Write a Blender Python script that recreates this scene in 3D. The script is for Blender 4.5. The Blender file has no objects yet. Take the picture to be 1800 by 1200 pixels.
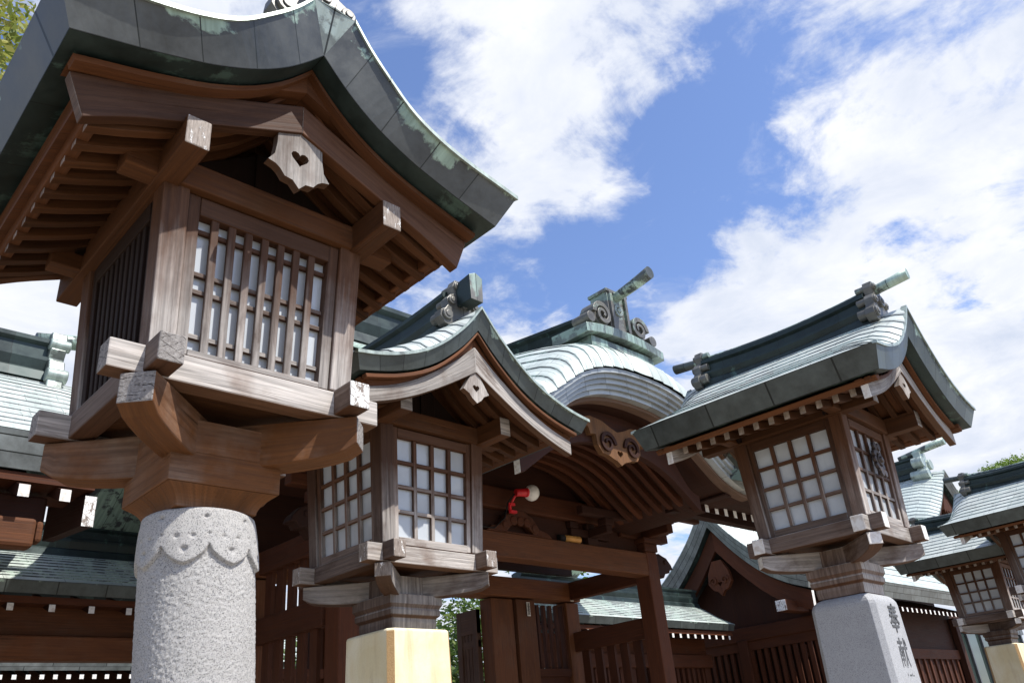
import bpy, math, random
from mathutils import Vector, Matrix, noise
random.seed(7)
SC = bpy.context.scene
COL = SC.collection
rad = math.radians

# ------------------------------------------------------------------ camera
def make_camera():
    p, r, h = rad(26.8), rad(-5.3), rad(45.6)
    fwd = Vector((math.sin(h), math.cos(h), 0)); right = Vector((math.cos(h), -math.sin(h), 0)); up = Vector((0, 0, 1))
    f2 = fwd * math.cos(p) + up * math.sin(p); u2 = up * math.cos(p) - fwd * math.sin(p)
    r2 = right * math.cos(r) + u2 * math.sin(r); u3 = u2 * math.cos(r) - right * math.sin(r)
    cam = bpy.data.cameras.new('camera'); ob = bpy.data.objects.new('camera', cam); COL.objects.link(ob)
    cam.sensor_width = 36.0; cam.lens = 1430.0 / 1800.0 * 36.0
    cam.clip_start = 0.05; cam.clip_end = 3000
    m = Matrix((r2, u3, -f2)).transposed().to_4x4(); m.translation = Vector((0, 0, 1.5))
    ob.matrix_world = m
    SC.camera = ob
make_camera()

# ------------------------------------------------------------------ light
SUN = Vector((0.36, -1.0, 1.5)).normalized()
def make_light():
    l = bpy.data.lights.new('sun', 'SUN'); l.energy = 4.6; l.angle = rad(0.53); l.color = (1.0, 0.96, 0.9)
    o = bpy.data.objects.new('sun', l); COL.objects.link(o)
    o.rotation_euler = SUN.to_track_quat('Z', 'Y').to_euler()
    o.location = SUN * 30
make_light()
SC.view_settings.view_transform = 'Standard'; SC.view_settings.look = 'None'
SC.view_settings.exposure = 0.5; SC.view_settings.gamma = 1.0

def make_world():
    w = bpy.data.worlds.new('World'); SC.world = w; w.use_nodes = True
    nt = w.node_tree; N = nt.nodes; L = nt.links
    N.clear()
    out = N.new('ShaderNodeOutputWorld'); bg = N.new('ShaderNodeBackground')
    sky = N.new('ShaderNodeTexSky'); sky.sky_type = 'NISHITA'; sky.sun_disc = False
    sky.sun_elevation = math.asin(SUN.z); sky.sun_rotation = math.atan2(SUN.x, SUN.y)
    sky.air_density = 1.0; sky.dust_density = 0.6; sky.ozone_density = 1.6
    tc = N.new('ShaderNodeTexCoord'); sep = N.new('ShaderNodeSeparateXYZ')
    L.new(tc.outputs['Generated'], sep.inputs[0])
    def mth(op, a, b=None, c=None, clamp=False):
        n = N.new('ShaderNodeMath'); n.operation = op; n.use_clamp = clamp
        for i, v in enumerate((a, b, c)):
            if v is None: continue
            if isinstance(v, (int, float)): n.inputs[i].default_value = v
            else: L.new(v, n.inputs[i])
        return n.outputs[0]
    zc = mth('MAXIMUM', sep.outputs[2], 0.03)
    zz = mth('ADD', zc, 0.10)
    px = mth('DIVIDE', sep.outputs[0], zz); py = mth('DIVIDE', sep.outputs[1], zz)
    comb = N.new('ShaderNodeCombineXYZ'); L.new(px, comb.inputs[0]); L.new(py, comb.inputs[1])
    def nz(scale, detail, rough, off, dist=0.0):
        mp = N.new('ShaderNodeMapping'); mp.inputs['Location'].default_value = off
        L.new(comb.outputs[0], mp.inputs[0])
        t = N.new('ShaderNodeTexNoise'); t.inputs['Scale'].default_value = scale; t.inputs['Detail'].default_value = detail
        t.inputs['Roughness'].default_value = rough; t.inputs['Distortion'].default_value = dist
        L.new(mp.outputs[0], t.inputs['Vector']); return t.outputs['Fac']
    base = nz(2.6, 15, 0.62, (3.1, 1.7, 0), 0.5)
    fine = nz(8.0, 12, 0.62, (7.3, 2.2, 4), 0.3)
    # where the big cloud banks and the clear gaps of this afternoon lie: (direction, angular size, gain)
    cov = None
    for d, size, gain in CLOUDS:
        dv = N.new('ShaderNodeVectorMath'); dv.operation = 'DOT_PRODUCT'
        L.new(tc.outputs['Generated'], dv.inputs[0]); dv.inputs[1].default_value = Vector(d).normalized()
        mr = N.new('ShaderNodeMapRange'); mr.interpolation_type = 'SMOOTHSTEP'
        mr.inputs['From Min'].default_value = math.cos(rad(size)); mr.inputs['From Max'].default_value = 1.0
        mr.inputs['To Min'].default_value = 0.0; mr.inputs['To Max'].default_value = gain
        L.new(dv.outputs['Value'], mr.inputs['Value'])
        cov = mr.outputs[0] if cov is None else mth('ADD', cov, mr.outputs[0])
    dens = mth('ADD', mth('MULTIPLY', base, 1.6), mth('MULTIPLY', fine, 0.95))
    dens = mth('ADD', dens, cov)
    mr = N.new('ShaderNodeMapRange'); mr.interpolation_type = 'SMOOTHSTEP'
    mr.inputs['From Min'].default_value = 1.20; mr.inputs['From Max'].default_value = 1.58
    L.new(dens, mr.inputs['Value'])
    wr = N.new('ShaderNodeMapRange'); wr.interpolation_type = 'SMOOTHSTEP'; wr.inputs['From Min'].default_value = .5; wr.inputs['From Max'].default_value = .74; wr.inputs['To Max'].default_value = .62
    L.new(nz(3.3, 14, 0.66, (5.5, 8.1, 1), 0.6), wr.inputs['Value'])
    cloud = mth('MAXIMUM', mr.outputs[0], wr.outputs[0])
    # cloud brightness: thick parts slightly grey
    shade = nz(4.2, 10, 0.6, (1.0, 9.0, 2), 0.3)
    mrs = N.new('ShaderNodeMapRange'); mrs.inputs['From Min'].default_value = 0.3; mrs.inputs['From Max'].default_value = 0.7
    L.new(shade, mrs.inputs['Value'])
    cc = N.new('ShaderNodeMix'); cc.data_type = 'RGBA'
    cc.inputs[6].default_value = (4.9, 5.4, 6.5, 1); cc.inputs[7].default_value = (7.4, 7.5, 7.8, 1)
    L.new(mrs.outputs[0], cc.inputs[0])
    tint = N.new('ShaderNodeMix'); tint.data_type = 'RGBA'; tint.blend_type = 'MULTIPLY'; tint.inputs[0].default_value = 1.0
    tint.inputs[7].default_value = SKYTINT
    L.new(sky.outputs[0], tint.inputs[6])
    mix = N.new('ShaderNodeMix'); mix.data_type = 'RGBA'
    L.new(cloud, mix.inputs[0]); L.new(tint.outputs[2], mix.inputs[6]); L.new(cc.outputs[2], mix.inputs[7])
    L.new(mix.outputs[2], bg.inputs[0]); bg.inputs[1].default_value = 0.1
    L.new(bg.outputs[0], out.inputs[0])
SKYTINT = (1.34, 1.38, 1.64, 1)
CLOUDS = []
def _dir(u, v):
    p, r, h = rad(26.8), rad(-5.3), rad(45.6)
    fwd = Vector((math.sin(h), math.cos(h), 0)); right = Vector((math.cos(h), -math.sin(h), 0)); up = Vector((0, 0, 1))
    f2 = fwd * math.cos(p) + up * math.sin(p); u2 = up * math.cos(p) - fwd * math.sin(p)
    r2 = right * math.cos(r) + u2 * math.sin(r); u3 = u2 * math.cos(r) - right * math.sin(r)
    return (r2 * ((u - 900) / 1430) - u3 * ((v - 600) / 1430) + f2).normalized()
for u, v, s, g in [(830, 200, 14, .34), (990, 290, 7, .12), (930, 40, 10, .14), (1520, 140, 15, .10), (1640, 420, 13, .15), (1400, 610, 10, .34), (1720, 20, 13, .10), (1330, 360, 4, .10),
                   (1320, 20, 7, .12), (1780, 660, 13, .28), (20, 560, 14, .5), (330, 20, 12, .45), (1650, 1150, 25, .4), (300, 1100, 30, .4), (1500, 230, 6, .10),
                   (1130, 400, 12, -.22), (1000, 470, 9, -.12), (1230, 290, 7, -.14), (690, 60, 7, -.22), (640, 120, 5, -.25), (1400, 80, 6, -.22), (1250, 170, 6, -.06), (930, 530, 4.5, .24), (1170, 530, 5, .24), (1060, 330, 5, .14), (1290, 330, 5, .14), (1420, 340, 5, -.12), (1690, 590, 5, -.14)]:
    CLOUDS.append((_dir(u, v), s, g))
make_world()

# ------------------------------------------------------------------ materials
def newmat(name):
    m = bpy.data.materials.new(name); m.use_nodes = True
    nt = m.node_tree
    b = nt.nodes.get('Principled BSDF')
    return m, nt, nt.nodes, nt.links, b

class G:
    """small node helper"""
    def __init__(s, name):
        s.m, s.nt, s.N, s.L, s.b = newmat(name)
    def uv(s, sx, sy, off=(0, 0, 0)):
        t = s.N.new('ShaderNodeUVMap'); mp = s.N.new('ShaderNodeMapping')
        mp.inputs['Scale'].default_value = (sx, sy, 1); mp.inputs['Location'].default_value = off
        s.L.new(t.outputs[0], mp.inputs[0]); return mp.outputs[0]
    def obj(s, sc=(1, 1, 1)):
        t = s.N.new('ShaderNodeTexCoord'); mp = s.N.new('ShaderNodeMapping'); mp.inputs['Scale'].default_value = sc
        s.L.new(t.outputs['Object'], mp.inputs[0]); return mp.outputs[0]
    def noise(s, vec, scale, detail=6, rough=.6, dist=0):
        t = s.N.new('ShaderNodeTexNoise'); t.inputs['Scale'].default_value = scale; t.inputs['Detail'].default_value = detail
        t.inputs['Roughness'].default_value = rough; t.inputs['Distortion'].default_value = dist
        s.L.new(vec, t.inputs['Vector']); return t.outputs['Fac']
    def vor(s, vec, scale, feat='F1'):
        t = s.N.new('ShaderNodeTexVoronoi'); t.feature = feat; t.inputs['Scale'].default_value = scale
        s.L.new(vec, t.inputs['Vector']); return t
    def ramp(s, fac, stops):
        r = s.N.new('ShaderNodeValToRGB'); e = r.color_ramp.elements
        while len(e) > 1: e.remove(e[-1])
        e[0].position, e[0].color = stops[0][0], (*stops[0][1], 1)
        for p, c in stops[1:]:
            x = e.new(p); x.color = (*c, 1)
        s.L.new(fac, r.inputs[0]); return r.outputs[0]
    def rng(s, fac, a, b, c=0., d=1.):
        r = s.N.new('ShaderNodeMapRange'); r.clamp = True
        for k, v in zip(('From Min', 'From Max', 'To Min', 'To Max'), (a, b, c, d)): r.inputs[k].default_value = v
        s.L.new(fac, r.inputs[0]); return r.outputs[0]
    def mix(s, fac, a, b, mode='MIX'):
        n = s.N.new('ShaderNodeMix'); n.data_type = 'RGBA'; n.blend_type = mode
        for i, v in ((0, fac), (6, a), (7, b)):
            if isinstance(v, (int, float)): n.inputs[i].default_value = v
            elif isinstance(v, tuple): n.inputs[i].default_value = (*v, 1)
            else: s.L.new(v, n.inputs[i])
        return n.outputs[2]
    def math(s, op, a, b):
        n = s.N.new('ShaderNodeMath'); n.operation = op
        for i, v in enumerate((a, b)):
            if isinstance(v, (int, float)): n.inputs[i].default_value = v
            else: s.L.new(v, n.inputs[i])
        return n.outputs[0]
    def nz(s):
        g = s.N.new('ShaderNodeNewGeometry'); sp = s.N.new('ShaderNodeSeparateXYZ')
        s.L.new(g.outputs['True Normal'], sp.inputs[0]); return sp.outputs[2]
    def rnd(s):
        return s.N.new('ShaderNodeObjectInfo').outputs['Random']
    def bump(s, h, strength, dist=.01):
        n = s.N.new('ShaderNodeBump'); n.inputs['Strength'].default_value = strength; n.inputs['Distance'].default_value = dist
        s.L.new(h, n.inputs['Height']); s.L.new(n.outputs[0], s.b.inputs['Normal'])
    def fin(s, color, rough=.6, spec=.4, metal=0.):
        if isinstance(color, tuple): s.b.inputs['Base Color'].default_value = (*color, 1)
        else: s.L.new(color, s.b.inputs['Base Color'])
        if isinstance(rough, (int, float)): s.b.inputs['Roughness'].default_value = rough
        else: s.L.new(rough, s.b.inputs['Roughness'])
        s.b.inputs['Specular IOR Level'].default_value = spec; s.b.inputs['Metallic'].default_value = metal
        return s.m

def wood(name, warm, grey, weather, dark=.45, bumpy=.45, rain_and_shade=False):
    """warm: fresh under-eave colour, grey: weathered silver, weather 0..1 how much of the exposed faces has silvered"""
    g = G(name)
    grain = g.noise(g.uv(2.2, 75), 1.0, 5, .65, .3)
    band = g.noise(g.uv(.9, 14, (3, 7, 0)), 1.0, 4, .6, .8)
    blot = g.noise(g.obj((1, 1, 1)), 3.2, 5, .6)
    w1 = tuple(c * dark for c in warm)
    wc = g.mix(g.rng(grain, .3, .7), w1, warm)
    wc = g.mix(g.rng(band, .35, .75, 0, .55), wc, tuple(c * .6 for c in warm))
    gc = g.mix(g.rng(grain, .32, .68), tuple(c * .34 for c in grey), tuple(c * 1.12 for c in grey))
    gc = g.mix(g.rng(band, .45, .75, 0, .5), gc, tuple(c * .55 for c in grey))
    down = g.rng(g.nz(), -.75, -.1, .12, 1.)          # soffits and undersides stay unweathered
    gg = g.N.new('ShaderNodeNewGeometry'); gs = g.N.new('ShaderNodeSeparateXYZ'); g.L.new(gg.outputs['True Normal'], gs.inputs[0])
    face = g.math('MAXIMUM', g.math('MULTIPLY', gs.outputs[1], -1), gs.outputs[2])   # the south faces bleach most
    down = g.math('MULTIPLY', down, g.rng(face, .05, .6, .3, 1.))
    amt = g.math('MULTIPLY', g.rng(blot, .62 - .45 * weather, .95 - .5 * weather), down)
    if rain_and_shade:        # boards weather silver low down; eave shadow is painted into the darker brown above
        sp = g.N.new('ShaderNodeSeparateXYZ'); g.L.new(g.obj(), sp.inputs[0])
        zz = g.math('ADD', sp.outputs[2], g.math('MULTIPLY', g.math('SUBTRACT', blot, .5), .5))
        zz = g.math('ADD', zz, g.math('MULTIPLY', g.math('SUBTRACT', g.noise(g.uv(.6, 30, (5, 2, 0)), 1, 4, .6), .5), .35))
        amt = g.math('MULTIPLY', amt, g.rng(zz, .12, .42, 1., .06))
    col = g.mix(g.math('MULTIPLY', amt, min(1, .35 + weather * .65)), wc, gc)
    stain = g.noise(g.uv(1.2, 5, (1, 9, 0)), 1.4, 6, .7, .5)
    col = g.mix(g.rng(stain, .5, .7, 0, .75), col, tuple(c * .42 for c in warm))
    ck = g.noise(g.uv(1.1, 55, (17, 5, 0)), 1.0, 3, .55, .2)      # drying checks along the grain
    col = g.mix(g.rng(ck, .315, .285, 0, .85), col, tuple(c * .18 for c in warm))
    rv = g.rng(g.rnd(), 0, 1, .68, 1.18)
    mm = g.N.new('ShaderNodeVectorMath'); mm.operation = 'SCALE'
    g.L.new(col, mm.inputs[0]); g.L.new(rv, mm.inputs['Scale'])
    crack = g.noise(g.uv(1.6, 42, (11, 3, 0)), 1.0, 3, .5)
    h = g.math('ADD', grain, g.math('MULTIPLY', g.rng(crack, .3, .37), 1.2))
    g.bump(h, bumpy, .004)
    return g.fin(mm.outputs[0], g.rng(grain, .3, .7, .62, .82), .25)

M = {}
M['wood_lantern'] = wood('weathered_cypress', (.112, .042, .0145), (.50, .455, .415), 1.0, rain_and_shade=True)
M['wood_grey'] = wood('silvered_cypress', (.15, .068, .03), (.50, .46, .42), 1.0)
M['wood_warm'] = wood('sheltered_cypress', (.112, .042, .0135), (.14, .09, .06), .2)
M['wood_dark'] = wood('dark_cypress', (.026, .012, .007), (.045, .033, .028), .25)
M['wood_bracket'] = wood('bracket_cypress', (.19, .074, .023), (.32, .26, .21), .5)
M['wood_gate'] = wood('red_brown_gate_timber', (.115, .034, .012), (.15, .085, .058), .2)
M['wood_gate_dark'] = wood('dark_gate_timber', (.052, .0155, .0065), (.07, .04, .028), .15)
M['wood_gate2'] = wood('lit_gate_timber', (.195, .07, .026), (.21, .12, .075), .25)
M['wood_grey2'] = wood('grey_door_timber', (.13, .062, .034), (.22, .17, .14), .5)
M['wood_fresh'] = wood('fresh_carved_cypress', (.27, .125, .05), (.28, .16, .085), .1)
M['wood_fresh2'] = wood('pale_trim_timber', (.24, .145, .10), (.28, .2, .15), .2)
M['wood_molding'] = wood('eave_molding_cypress', (.16, .058, .020), (.23, .145, .095), .3)

def endgrain():
    g = G('cracked_end_grain')
    v = g.obj()
    sp = g.N.new('ShaderNodeSeparateXYZ'); g.L.new(v, sp.inputs[0])
    h = g.math('ADD', sp.outputs[0], sp.outputs[1])
    w1 = g.noise(v, 14, 4, .6); w2 = g.noise(g.obj((1, 1, 1.3)), 19, 4, .6)
    def lines(a, f, w, thr, gate):
        t = g.math('ADD', g.math('MULTIPLY', a, f), g.math('MULTIPLY', w, 1.1))
        fr = g.math('FRACT', t, 0); d = g.math('ABSOLUTE', g.math('SUBTRACT', fr, .5), 0)
        return g.math('MULTIPLY', g.rng(d, thr, thr * .35), g.rng(gate, .46, .56))
    a1 = g.math('ADD', g.math('MULTIPLY', h, .55), sp.outputs[2]); a2 = g.math('SUBTRACT', g.math('MULTIPLY', h, .55), sp.outputs[2])
    gate = g.noise(v, 33, 3, .6); gate2 = g.noise(g.obj((1.2, 1, 1)), 27, 3, .6)
    ck = g.math('MAXIMUM', lines(a1, 34, w1, .045, gate), lines(a2, 40, w2, .04, gate2))
    n = g.noise(v, 120, 4, .7); ring = g.noise(g.obj((1, 1, 3)), 40, 3, .6)
    col = g.mix(g.rng(n, .3, .7), (.15, .135, .125), (.34, .32, .30))
    col = g.mix(g.rng(ring, .5, .7, 0, .4), col, (.12, .105, .095))
    col = g.mix(ck, col, (.02, .017, .015))
    g.bump(g.math('SUBTRACT', g.math('MULTIPLY', n, .4), ck), .7, .006)
    return g.fin(col, .8, .2)
M['endgrain'] = endgrain()
def flaked(name='flaked_white_paint', lo=.42):
    g = G(name)
    v = g.obj((1.6, 1.6, .6))
    d = g.vor(v, 34, 'DISTANCE_TO_EDGE'); n = g.noise(v, 22, 6, .7); f = g.noise(g.obj((3, 3, .5)), 60, 3, .6)
    k = g.math('MULTIPLY', g.rng(n, lo, lo + .04), g.rng(d.outputs['Distance'], .015, .05))
    base = g.mix(g.rng(f, .3, .7), (.13, .10, .08), (.33, .28, .24))
    col = g.mix(k, base, (.82, .81, .78))
    g.bump(k, .5, .004)
    return g.fin(col, .6, .3)
M['flaked_nose'] = flaked('half_flaked_nose_end', .57)
M['flaked_little'] = flaked('mostly_bare_painted_end', .56)
M['flaked'] = flaked()
def whitepaint(name='white_painted_end', c=(.78, .76, .72)):
    g = G(name); n = g.noise(g.obj(), 30, 5, .6)
    return g.fin(g.mix(g.rng(n, .45, .75), c, (.5, .43, .36)), .6, .3)
M['white_end'] = whitepaint()

def copper_band(name, dark, green, amt, seam=.2, row=50, var=1.):
    g = G(name)
    v = g.obj()
    n = g.noise(v, 2.8, 7, .68, .3); st = g.noise(g.uv(9, 2.2), 1, 5, .6, .3)
    big = g.noise(v, 6, 8, .7)
    base = g.mix(g.rng(big, .3, .7), tuple(c * (1 - .45 * var) for c in dark), tuple(c * (1 + .35 * var) for c in dark))
    k = g.math('ADD', g.math('MULTIPLY', n, .75), g.math('MULTIPLY', st, .25))
    su = g.N.new('ShaderNodeSeparateXYZ'); g.L.new(g.uv(1, 1), su.inputs[0])
    if row > 9: k = g.math('ADD', k, g.rng(su.outputs[1], .04, .15, -.05, .14))
    sh = g.rng(k, .70 - .25 * amt, .735 - .25 * amt)
    streak = g.noise(g.uv(26, 1.5, (4, 1, 0)), 1, 5, .65)
    gcol = g.mix(g.rng(streak, .35, .65), tuple(c * .6 for c in green), green)
    col = g.mix(sh, base, gcol)
    br = g.N.new('ShaderNodeTexBrick'); br.inputs['Scale'].default_value = 1; br.inputs['Mortar Size'].default_value = .0022
    br.inputs['Brick Width'].default_value = seam; br.inputs['Row Height'].default_value = row
    br.offset = 0 if row > 9 else .5
    g.L.new(g.uv(1, 1), br.inputs['Vector'])
    br.inputs['Color1'].default_value = (.72, .72, .72, 1); br.inputs['Color2'].default_value = (1.25, 1.25, 1.25, 1)
    col = g.mix(.8, col, br.outputs['Color'], 'MULTIPLY')
    col = g.mix(br.outputs['Fac'], col, (.015, .018, .016))
    rv = g.rng(big, .3, .7, .32, .55)
    g.bump(g.math('ADD', g.math('MULTIPLY', sh, .25), g.math('MULTIPLY', big, .2)), .3, .004)
    return g.fin(col, rv, .5, .35)
M['copper_band'] = copper_band('weathered_copper_edge', (.082, .088, .086), (.38, .51, .41), .38, .2)
M['copper_band2'] = copper_band('patinated_copper_edge', (.082, .096, .091), (.38, .49, .41), .30, .16)
M['copper_dark'] = copper_band('dark_green_copper', (.024, .038, .036), (.08, .14, .12), -.12, .45)
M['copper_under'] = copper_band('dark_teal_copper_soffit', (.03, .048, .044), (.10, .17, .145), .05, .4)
M['copper_pale'] = copper_band('pale_patina_copper', (.2, .225, .205), (.46, .54, .485), .7, 5.0)
M['copper_orn'] = copper_band('brownish_cast_copper', (.15, .145, .128), (.3, .38, .32), .08, 5.0)
M['copper_pedestal'] = copper_band('green_copper_pedestal', (.15, .18, .165), (.3, .4, .34), .4, .12)
M['copper_verge'] = copper_band('grey_copper_verge', (.33, .35, .345), (.4, .46, .43), -.35, .33, 50, .35)
M['copper_grey'] = copper_band('grey_copper_layers', (.20, .22, .215), (.3, .36, .33), .2, .33, .0501)
def copper_sheet(name, a, b, dirt, width=.5, row=50.):
    g = G(name)
    n = g.noise(g.uv(3, 1.2), 1, 6, .65, .4); n2 = g.noise(g.uv(26, 3, (2, 5, 0)), 1, 5, .6)
    col = g.mix(g.rng(n, .3, .7), a, b)
    br = g.N.new('ShaderNodeTexBrick'); br.inputs['Scale'].default_value = 1; br.inputs['Mortar Size'].default_value = .002
    br.inputs['Brick Width'].default_value = width; br.inputs['Row Height'].default_value = row; br.offset = .5
    br.inputs['Color1'].default_value = (.75, .75, .75, 1); br.inputs['Color2'].default_value = (1.1, 1.1, 1.1, 1)
    g.L.new(g.uv(1, 1), br.inputs['Vector'])
    col = g.mix(.6, col, br.outputs['Color'], 'MULTIPLY')
    k = g.rng(n2, .56, .74, 0, .75)
    col = g.mix(k, col, dirt)
    col = g.mix(br.outputs['Fac'], col, (.05, .06, .055))
    g.bump(n2, .08, .003)
    return g.fin(col, g.rng(n, .3, .7, .34, .5), .5, .15)
M['sheet'] = copper_sheet('patinated_copper_shingles', (.45, .495, .455), (.60, .635, .59), (.24, .265, .245), .46, .1)
M['sheet_big'] = copper_sheet('bright_copper_shingles', (.45, .51, .465), (.60, .655, .605), (.28, .295, .28), .5, .15)

def paper(name, c, rough):
    g = G(name); n = g.noise(g.obj(), 3, 5, .6, .6); d = g.noise(g.obj((30, 30, 2)), 1, 4, .6)
    g.b.inputs['Coat Weight'].default_value = .5; g.b.inputs['Coat Roughness'].default_value = .04
    col = g.mix(g.rng(n, .3, .7), tuple(x * .78 for x in c), c)
    col = g.mix(g.rng(d, .6, .8, 0, .35), col, tuple(x * .6 for x in c))
    return g.fin(col, rough, .5)
M['pane'] = paper('frosted_white_pane', (.52, .55, .565), .3)
M['pane_dark'] = paper('dark_interior_board', (.025, .018, .015), .6)

def granite(name, base, spk, light, scale, rough, bmp):
    g = G(name); v = g.obj()
    a = g.noise(v, scale, 3, .75); b = g.vor(v, scale * .9).outputs['Color']
    sp = g.N.new('ShaderNodeSeparateColor'); g.L.new(b, sp.inputs[0])
    n2 = g.noise(v, scale * 2.1, 2, .6)
    col = g.mix(g.rng(n2, .35, .65), base, light)
    col = g.mix(g.rng(sp.outputs[0], .78, .84, 0, .9), col, spk)
    col = g.mix(g.rng(a, .6, .7, 0, .8), col, tuple(x * .55 for x in base))
    dirt = g.noise(v, 5, 5, .6)
    col = g.mix(g.rng(dirt, .5, .8, 0, .35), col, tuple(x * .7 for x in base))
    g.bump(g.math('ADD', a, g.math('MULTIPLY', n2, .6)), bmp, .004)
    return g.fin(col, rough, .35)
M['granite'] = granite('rough_white_granite', (.44, .425, .40), (.15, .15, .15), (.64, .625, .60), 560, .8, .9)
M['granite_fine'] = granite('fine_grey_granite', (.36, .365, .37), (.19, .19, .195), (.42, .425, .43), 520, .65, .06)
def sandstone():
    g = G('yellow_sandstone'); v = g.obj()
    n = g.noise(v, 3.5, 6, .65, 1.2); f = g.noise(v, 160, 3, .6); b = g.noise(g.obj((1, 1, .25)), 9, 5, .6, .8)
    col = g.mix(g.rng(n, .35, .7), (.72, .62, .38), (.80, .73, .53))
    col = g.mix(g.rng(b, .5, .8, 0, .6), col, (.70, .55, .29))
    col = g.mix(g.rng(f, .55, .75, 0, .3), col, (.4, .28, .12))
    st = g.noise(g.obj((7, 7, .8)), 2.2, 6, .65, .3); ch = g.noise(v, 28, 5, .7)
    col = g.mix(g.rng(st, .52, .75, 0, .45), col, (.40, .29, .15)); col = g.mix(g.rng(ch, .64, .72, 0, .4), col, (.5, .38, .2))
    g.bump(g.math('ADD', f, g.math('MULTIPLY', ch, .8)), .22, .004)
    return g.fin(col, .7, .3)
M['sandstone'] = sandstone()
def sandraw():
    g = G('rough_sandstone_arris'); f = g.noise(g.obj(), 150, 4, .7)
    g.bump(f, .6, .005)
    return g.fin(g.mix(g.rng(f, .3, .7), (.33, .2, .09), (.5, .33, .16)), .8, .2)
M['sandraw'] = sandraw()
def plain(name, c, rough=.6, spec=.3, metal=0., n=12, var=.25):
    g = G(name); k = g.noise(g.obj(), n, 5, .6)
    return g.fin(g.mix(g.rng(k, .3, .7), tuple(x * (1 - var) for x in c), tuple(min(1, x * (1 + var)) for x in c)), rough, spec, metal)
M['carve'] = plain('dark_carved_stroke', (.10, .103, .107), .85, .2, 0., 60, .5)
M['black'] = plain('dark_gap', (.012, .009, .008), .8)
M['bronze'] = plain('dark_bronze', (.06, .045, .038), .5, .5, .5)
M['red'] = plain('red_plastic', (.62, .015, .02), .4, .5)
M['bulb'] = plain('milky_glass_bulb', (.82, .79, .72), .25, .6, 0, 3, .04)
M['brass'] = plain('ochre_tube', (.5, .24, .06), .5)
M['ink'] = plain('ink', (.04, .035, .03), .7)
M['slip'] = plain('aged_paper_slip', (.55, .5, .44), .7)
M['bark'] = plain('bark', (.11, .08, .055), .85, .2)
M['plaster'] = plain('white_plaster', (.7, .69, .65), .8)
M['glass_dark'] = plain('window_glass', (.03, .045, .04), .06, .6, 0, 2)
M['metal_grey'] = plain('grey_metal', (.12, .125, .13), .4, .5, .6)
def leafmat(name, a, b, c):
    g = G(name); r = g.N.new('ShaderNodeNewGeometry').outputs['Random Per Island']
    col = g.ramp(r, [(0, a), (.5, b), (1, c)])
    g.b.inputs['Subsurface Weight'].default_value = 0
    tr = g.N.new('ShaderNodeBsdfTranslucent'); mx = g.N.new('ShaderNodeMixShader'); mx.inputs[0].default_value = .42
    g.L.new(col, tr.inputs[0]); out = [n for n in g.N if n.type == 'OUTPUT_MATERIAL'][0]
    g.fin(col, .5, .35)
    g.L.new(g.b.outputs[0], mx.inputs[1]); g.L.new(tr.outputs[0], mx.inputs[2]); g.L.new(mx.outputs[0], out.inputs[0])
    return g.m
M['leaf_yellow'] = leafmat('yellow_green_leaves', (.12, .17, .03), (.24, .26, .05), (.36, .34, .10))
M['leaf_green'] = leafmat('green_leaves', (.035, .075, .018), (.075, .13, .025), (.15, .2, .04))
M['leaf_trim'] = leafmat('clipped_bright_leaves', (.08, .15, .02), (.14, .22, .03), (.22, .29, .05))
def ground_mat():
    g = G('pale_gravel'); v = g.obj()
    a = g.noise(v, 1.2, 6, .6); b = g.vor(v, 40).outputs['Distance']
    col = g.mix(g.rng(a, .3, .7), (.30, .25, .19), (.39, .335, .26))
    col = g.mix(g.rng(b, .2, .7, 0, .5), col, (.2, .18, .15))
    g.bump(b, .5, .01)
    return g.fin(col, .85, .2)
M['ground'] = ground_mat()

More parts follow.
